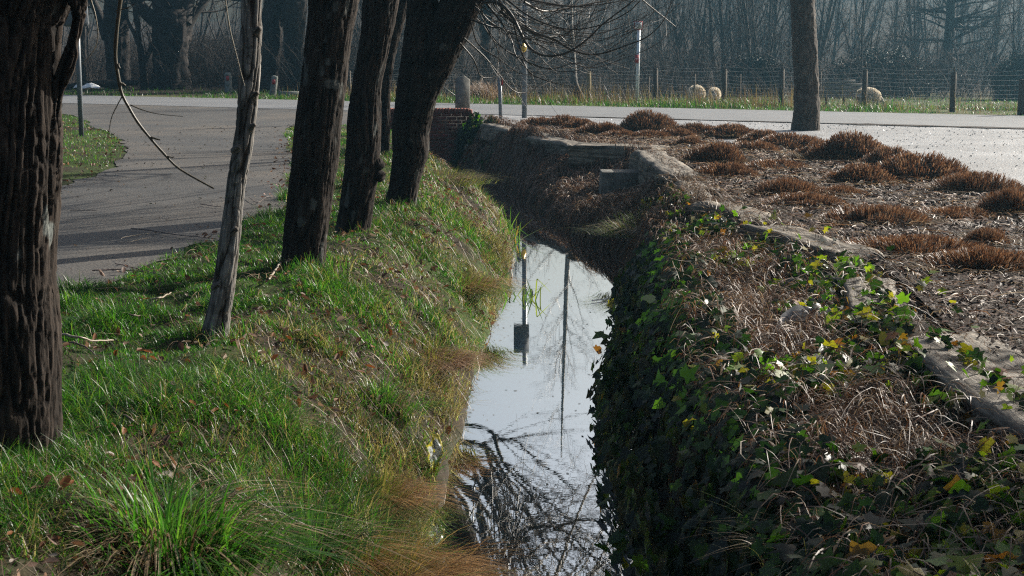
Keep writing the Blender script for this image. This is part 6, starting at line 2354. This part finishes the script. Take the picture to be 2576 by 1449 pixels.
tw = [
    ('long straight twig lying on the path, pointing at the slim tree', [(330, 575), (400, 584), (470, 594), (545, 602)], .006, .003, .02),
    ('hooked pale twig lying on the path in the tree shadow', [(375, 588), (345, 591), (310, 598), (306, 604), (325, 609), (352, 604), (380, 599)], .004, .002, .02),
    ('long thin reddish twig half on the path and half in the grass', [(232, 681), (290, 678), (340, 682), (400, 690), (460, 700)], .005, .003, .02),
    ('twig crossing the long thin reddish one at the path edge', [(290, 664), (330, 673), (365, 682), (400, 690)], .004, .002, .03),
    ('brown twig along the near end of the path by the thick willow', [(140, 747), (190, 746), (240, 750), (290, 757)], .006, .004, .015),
    ('pale bent stalk in the grass left of the slim tree', [(375, 755), (405, 749), (430, 738)], .007, .004, .05),
    ('stout reddish stick in the grass left of the slim tree', [(285, 772), (310, 786), (335, 793), (365, 797)], .007, .004, .05),
    ('long flat pale stalk in the grass beside the thick willow', [(145, 840), (190, 848), (230, 856), (285, 858)], .008, .004, .06),
    ('thin arching twig in the grass beside the thick willow', [(150, 862), (190, 864), (225, 880), (248, 905)], .005, .003, .06),
    ('curved bare stick in the bright grass right of the thick willow foot', [(240, 965), (252, 993), (275, 1018), (300, 1040), (330, 1058), (355, 1075)], .009, .005, .06),
    ('short pale stick leaning at the foot of the nearest dark trunk', [(676, 704), (690, 685), (704, 664), (716, 652)], .007, .009, .05),
    ('long thin stalk slanting across the dark tussock', [(560, 1228), (640, 1262), (720, 1298), (800, 1335), (880, 1352)], .003, .0015, .22),
    ('long dry stem slanting down the bank in the middle', [(855, 905), (890, 950), (920, 995), (950, 1030)], .004, .002, .1),
    ('short straight twig alone on the path', [(176, 529), (205, 529), (245, 531)], .004, .003, .015),
    ('thin twig on the path beside the slim tree, further back', [(505, 514), (530, 518), (556, 521)], .005, .003, .015),
    ('small curled twig on the path right of the slim tree', [(626, 497), (640, 507), (650, 510), (668, 497), (684, 494)], .004, .002, .02)]
for k_, (lab, px, r0, r1, zo) in enumerate(tw):
    twig(lab, px, r0, r1, zo, [(.13, .085, .065), (.2, .15, .11), (.1, .06, .05)][k_ % 3] if 'pale' not in lab else (.33, .27, .2), k_)

# loose stones on the gravel
rng = np.random.default_rng(940)
n = 5000
Y = 13 + 20 * rng.random(n) ** .9
X = rng.uniform(-.8, 13, n)
xb = np.interp(Y, [5, 12, 16.5, 20.5, 24.5, 28.6, 30], [5.3, 5.0, 4.9, 4.3, 3.1, .5, -.6])
k = (X > xb - .15) & (Y < road_near(X) - .02) & (X < .4 * Y + .5)
X, Y = X[k], Y[k]
n = len(X)
nrm = norm(rng.normal(size=(n, 3)) * .5 + np.array([0, 0, 1]))
a = norm(np.cross(nrm, rng.normal(size=(n, 3))))
b = np.cross(nrm, a)
sl = (rng.uniform(.005, .014, n) * (.5 + .03 * Y))[:, None]
P = np.stack([X, Y, np.full(n, .016)], -1)
V = np.stack([P - a * sl - b * sl * .6, P + a * sl * .7 - b * sl * .8, P + a * sl * .9 + b * sl * .7, P - a * sl * .8 + b * sl * .6], 1)
C = np.repeat(rng.uniform(.2, .36, n)[:, None] * np.array([1, 1, 1.02]), 4, 0)
tag(MB().add(V.reshape(-1, 3), np.arange(n * 4).reshape(n, 4), None, C).build('gravel_stones', m_leaf('loose_stone', 0.0, .5, .35)), None, None, kind='stuff')
# bits of leaf and scum afloat along the edges of the stream
rng = np.random.default_rng(960)
n = 420
Y = 6 + 16 * rng.random(n)
f = rng.random(n) ** 2.5 * .5
f = np.where(rng.random(n) < .5, 1 - f, f)
X = xl(Y) + (xr(Y) - xl(Y)) * f
V, Q, T, C = leaf_quads(rng, np.stack([X, Y, np.full(n, ZW + .002)], -1), rng.uniform(.004, .016, n), pick(rng, np.array([[.12, .09, .05], [.2, .16, .1], [.06, .07, .03], [.25, .2, .14]]), n), .97)
V = V * np.array([1, 1, 0]) + np.array([0, 0, ZW + .003])
tag(MB().add(V, Q, T, C).build('floating_debris', M_DEAD), None, None, kind='stuff')
# crumbs of soil, leaves and bits of twig on the path
rng = np.random.default_rng(950)
n = 3000
Y = 9 + 26 * rng.random(n) ** 1.2
f = rng.random(n) ** 4
f = np.where(rng.random(n) < .3, 1 - f, f)
X = xpr(Y) + .15 - (xpr(Y) - xpl(Y) + .3) * f
k = (Y < 30.5) & (rng.random(n) < .35 + .65 * sstep(.4, .6, fbm(X * .8, Y * .8, 61, 3)))
X, Y = X[k], Y[k]
n = len(X)
V, Q, T, C = leaf_quads(rng, np.stack([X, Y, .016 + rng.uniform(0, .01, n)], -1), rng.uniform(.005, .022, n) * (.7 + .02 * Y), pick(rng, np.array([[.06, .045, .035], [.11, .07, .05], [.035, .028, .022], [.2, .16, .12], [.045, .055, .025]]), n), .8)
tag(MB().add(V, Q, T, C).build('path_debris', M_DEAD), None, None, kind='stuff')

# yellow and white bag on the bank
def film(name, label, cat, fn, nu, nv, m, colf, seed, crump=.02, kind=None):
    u, v = np.meshgrid(np.linspace(0, 1, nu), np.linspace(-1, 1, nv), indexing='ij')
    P = fn(u, v)
    P = P + crump * (np.stack([fbm(u * 5, v * 3, seed + q, 3) for q in (0, 10, 20)], -1) - .5) * 2
    i_ = np.arange(nu * nv).reshape(nu, nv)
    Q = np.stack([i_[:-1, :-1], i_[:-1, 1:], i_[1:, 1:], i_[1:, :-1]], -1).reshape(-1, 4)
    c = P[nu // 2, nv // 2]
    o = MB().add(P.reshape(-1, 3), Q, None, colf(u, v).reshape(-1, 3)).build(name, m, None, smooth=True, origin=c)
    return tag(o, label, cat)


M_FILM = m_leaf('thin_plastic', .5, .25, .6, (1.1, 1.1, 1.1))
a = at(1080, 1212, 7.5)
top = at(1090, 1096, 7.56)


def bagf(u, v):
    c = a + (top - a) * u[..., None] + np.array([.03, 0, 0]) * np.sin(u * PI)[..., None]
    wd_ = .006 + .036 * np.clip(np.interp(u, [0, .3, .42, .55, .8, 1], [.3, .4, .7, 1.1, 1.0, .35]), 0, 2)
    return c + np.stack([v * wd_, -.03 * (1 - v ** 2), .015 * v], -1)


def bagc(u, v):
    n_ = vn(u * 7, v * 3 + 2, 4)
    y = np.maximum(sstep(.42, .55, n_), u < .4)[..., None]
    c = np.array([.5, .53, .53]) * (1 - y) + np.array([.5, .44, .05]) * y
    line = ((np.abs(u - .62) < .02) | (np.abs(u - .74) < .015))[..., None] & (np.abs(v) < .6)[..., None]
    return np.where(line, np.array([.2, .22, .3]), c)


film('plastic_bag', 'crumpled yellow and white plastic bag caught in the bank grass above the water', 'bag', bagf, 40, 20, M_FILM, bagc, 3, .02)
px = [(1955, 872), (1962, 835), (1978, 805), (1998, 788), (2030, 786), (2060, 792), (2095, 800)]
cl_ = spl(np.array([at(x, y, 8.55 + .04 * i_) for i_, (x, y) in enumerate(px)]), 40)


def filmf(u, v):
    c = cl_[np.clip((u * 39).round().astype(int), 0, 39)]
    wd_ = np.interp(u, [0, .2, .5, .8, 1], [.03, .035, .04, .04, .02])
    t_ = norm(np.gradient(cl_, axis=0))[np.clip((u * 39).round().astype(int), 0, 39)]
    s_ = np.stack([t_[..., 2], 0 * u - .5, -t_[..., 0]], -1)
    return c + s_ * (v * wd_)[..., None]


film('plastic_sheet', 'arched strip of torn clear plastic sheeting lying over ivy and straw on the right bank', 'plastic sheet', filmf, 40, 10, M_FILM, lambda u, v: np.array([.5, .5, .5]) * (.6 + .6 * vn(u * 20, v * 4, 3))[..., None], 5, .02)
b2 = at(1892, 868, 8.4)
film('plastic_scrap', 'small white plastic scrap among ivy leaves below the clear plastic strip', 'plastic scrap', lambda u, v: b2 + np.stack([(u - .5) * .13, v * .02, .02 * np.sin(u * 5) + .03 * v], -1), 12, 8, M_FILM, lambda u, v: np.full(u.shape + (3,), .6), 8, .02)
b3 = at(1174, 373, YW - .35)
film('paper_scrap', 'pale torn leaf-like scrap hanging in the ivy on the brick wall', 'scrap', lambda u, v: b3 + np.stack([v * .06 * np.sin(np.clip(u, .05, 1) * 3), -.02 * v ** 2, (u - .6) * .22], -1), 10, 8, M_DEAD, lambda u, v: np.full(u.shape + (3,), 1.0) * np.array([.5, .47, .4]), 9, .015)
b4 = G(1508, 795, ZW + .012)
film('floating_scrap', 'thin white scrap floating on the stream between the reflections', 'scrap', lambda u, v: G(1508, 755, ZW + .01) + np.stack([(u - .5) * .16, (u - .5) * .1 + v * .03, .004 + 0 * u], -1), 10, 6, M_FILM, lambda u, v: np.full(u.shape + (3,), .7), 10, .004)
for k_, (px_, py_, wd_, lab) in enumerate(((228, 214, .42, 'white plastic sheet crumpled under the big dark trunk beyond the road'), (196, 219, .16, 'small white rubbish scrap beyond the road beside the grey sign post'))):
    q = at(px_, py_, 57.0)
    q[2] = float(ground(q[0], 57.0)) + .10
    film('plastic_litter', lab, 'litter', lambda u, v, q=q, wd_=wd_: q + np.stack([(u - .5) * 2 * wd_, v * wd_ * .5, .16 * (1 - (2 * u - 1) ** 2) * (1 - v * v)], -1), 14, 10, M_WHITE, lambda u, v: np.full(u.shape + (3,), .6), 20 + k_, .05)
# fallen log beyond the road on the left
q0, q1 = at(150, 214, 58), at(345, 208, 57)
mb = MB()
bark_tube(mb, [q0 + (0, 0, -.1), q0 + (q1 - q0) * .5, q1], [.12, .14, .1], 40, 20, .02, 16, 5, (.02, .017, .015), (.07, .06, .05), 44, .1)
tag(mb.build('fallen_log', M_BARK, None, smooth=True, origin=q0), 'dark fallen log lying beyond the road at the foot of the big trunks', 'log')
# leaning stick beside the concrete post
mb = MB()
P = np.array([at(1110, 214, 44), at(1130, 228, 44), at(1152, 246, 44)])
cyl(mb, P[0], P[2], .018, .02, 6, (.33, .3, .24))
tag(mb.build('fallen_branch', M_TWIG, None, origin=P[2]), 'pale straight branch leaning in the reddish weeds left of the concrete post', 'branch')
# heap of dry brush beyond the road
b = G(1215, 252)
r_ = np.random.default_rng(55)
n = 900
th = r_.uniform(0, 2 * PI, n)
B = np.stack([b[0] + r_.normal(size=n) * .28, b[1] + r_.normal(size=n) * .25, np.full(n, .0)], -1)
V, Q, C = blades(r_, B, r_.uniform(.15, .75, n), np.full(n, .008), pick(r_, np.array([[.28, .18, .12], [.22, .13, .09], [.33, .26, .18]]), n), r_.uniform(.2, .8, n), 4, .3, norm(np.stack([-np.abs(r_.normal(size=n)) + .1, r_.normal(size=n) * .4, 0 * th], -1)))
tag(MB().add(V, Q, None, C).build('dry_brush', M_STRAW, None, origin=b), 'slanting heap of reddish dry weeds beyond the road, right of the concrete post', 'brush heap')

# ------------------------------------------------------------------ light, air, camera
SUN_AZ = rad(53)                # to the right of the view
SUN_EL = rad(27)
w = bpy.data.worlds.new('World')
sc.world = w
w.use_nodes = True
nt = w.node_tree
bg = nt.nodes['Background']
sky = nt.nodes.new('ShaderNodeTexSky')
sky.sky_type = 'NISHITA'
sky.sun_disc = False
sky.sun_elevation = SUN_EL
sky.sun_rotation = SUN_AZ
sky.air_density = 1.0
sky.dust_density = 6.0
nt.links.new(sky.outputs[0], bg.inputs[0])
bg.inputs[1].default_value = 0.067
L = bpy.data.lights.new('sun', 'SUN')
L.energy = 5.0
L.angle = rad(0.6)
L.color = (1.0, 0.95, 0.86)
lo = bpy.data.objects.new('sun', L)
COL.objects.link(lo)
sd = Vector((math.sin(SUN_AZ) * math.cos(SUN_EL), math.cos(SUN_AZ) * math.cos(SUN_EL), math.sin(SUN_EL)))
lo.rotation_euler = sd.to_track_quat('Z', 'Y').to_euler()
lo.location = (20, 30, 30)

cam = bpy.data.cameras.new('camera')
cam.sensor_width = 36
cam.lens = 36 * F / 2576
cam.clip_end = 1000
cam.clip_start = 0.05
cam.dof.use_dof = True
cam.dof.focus_distance = 12
cam.dof.aperture_fstop = 13
co = bpy.data.objects.new('camera', cam)
COL.objects.link(co)
co.location = CAM
co.rotation_euler = (PI / 2 - TH, 0, 0)
sc.camera = co

if HAZE:
    m, nt, out = mat('haze_air')
    pv = nt.nodes.new('ShaderNodeVolumePrincipled')
    pv.inputs['Color'].default_value = (0.22, 0.48, 0.66, 1)
    pv.inputs['Density'].default_value = HAZE
    pv.inputs['Anisotropy'].default_value = 0.72
    nt.links.new(pv.outputs[0], out.inputs['Volume'])
    V, Q = box((-196, -66, -2.5), (196, 206, 21))
    o = MB().add(V, Q).build('haze', m)
    tag(o, None, None, kind='stuff')

sc.view_settings.view_transform = 'Standard'
sc.view_settings.look = 'None'
sc.view_settings.exposure = EXPOSURE
sc.view_settings.gamma = 1.0
sc.cycles.use_denoising = False
sc.cycles.filter_width = 1.2
sc.cycles.max_bounces = 8
sc.cycles.transparent_max_bounces = 8
sc.cycles.volume_bounces = 0
sc.cycles.sample_clamp_indirect = 3
sc.cycles.sample_clamp_direct = 10
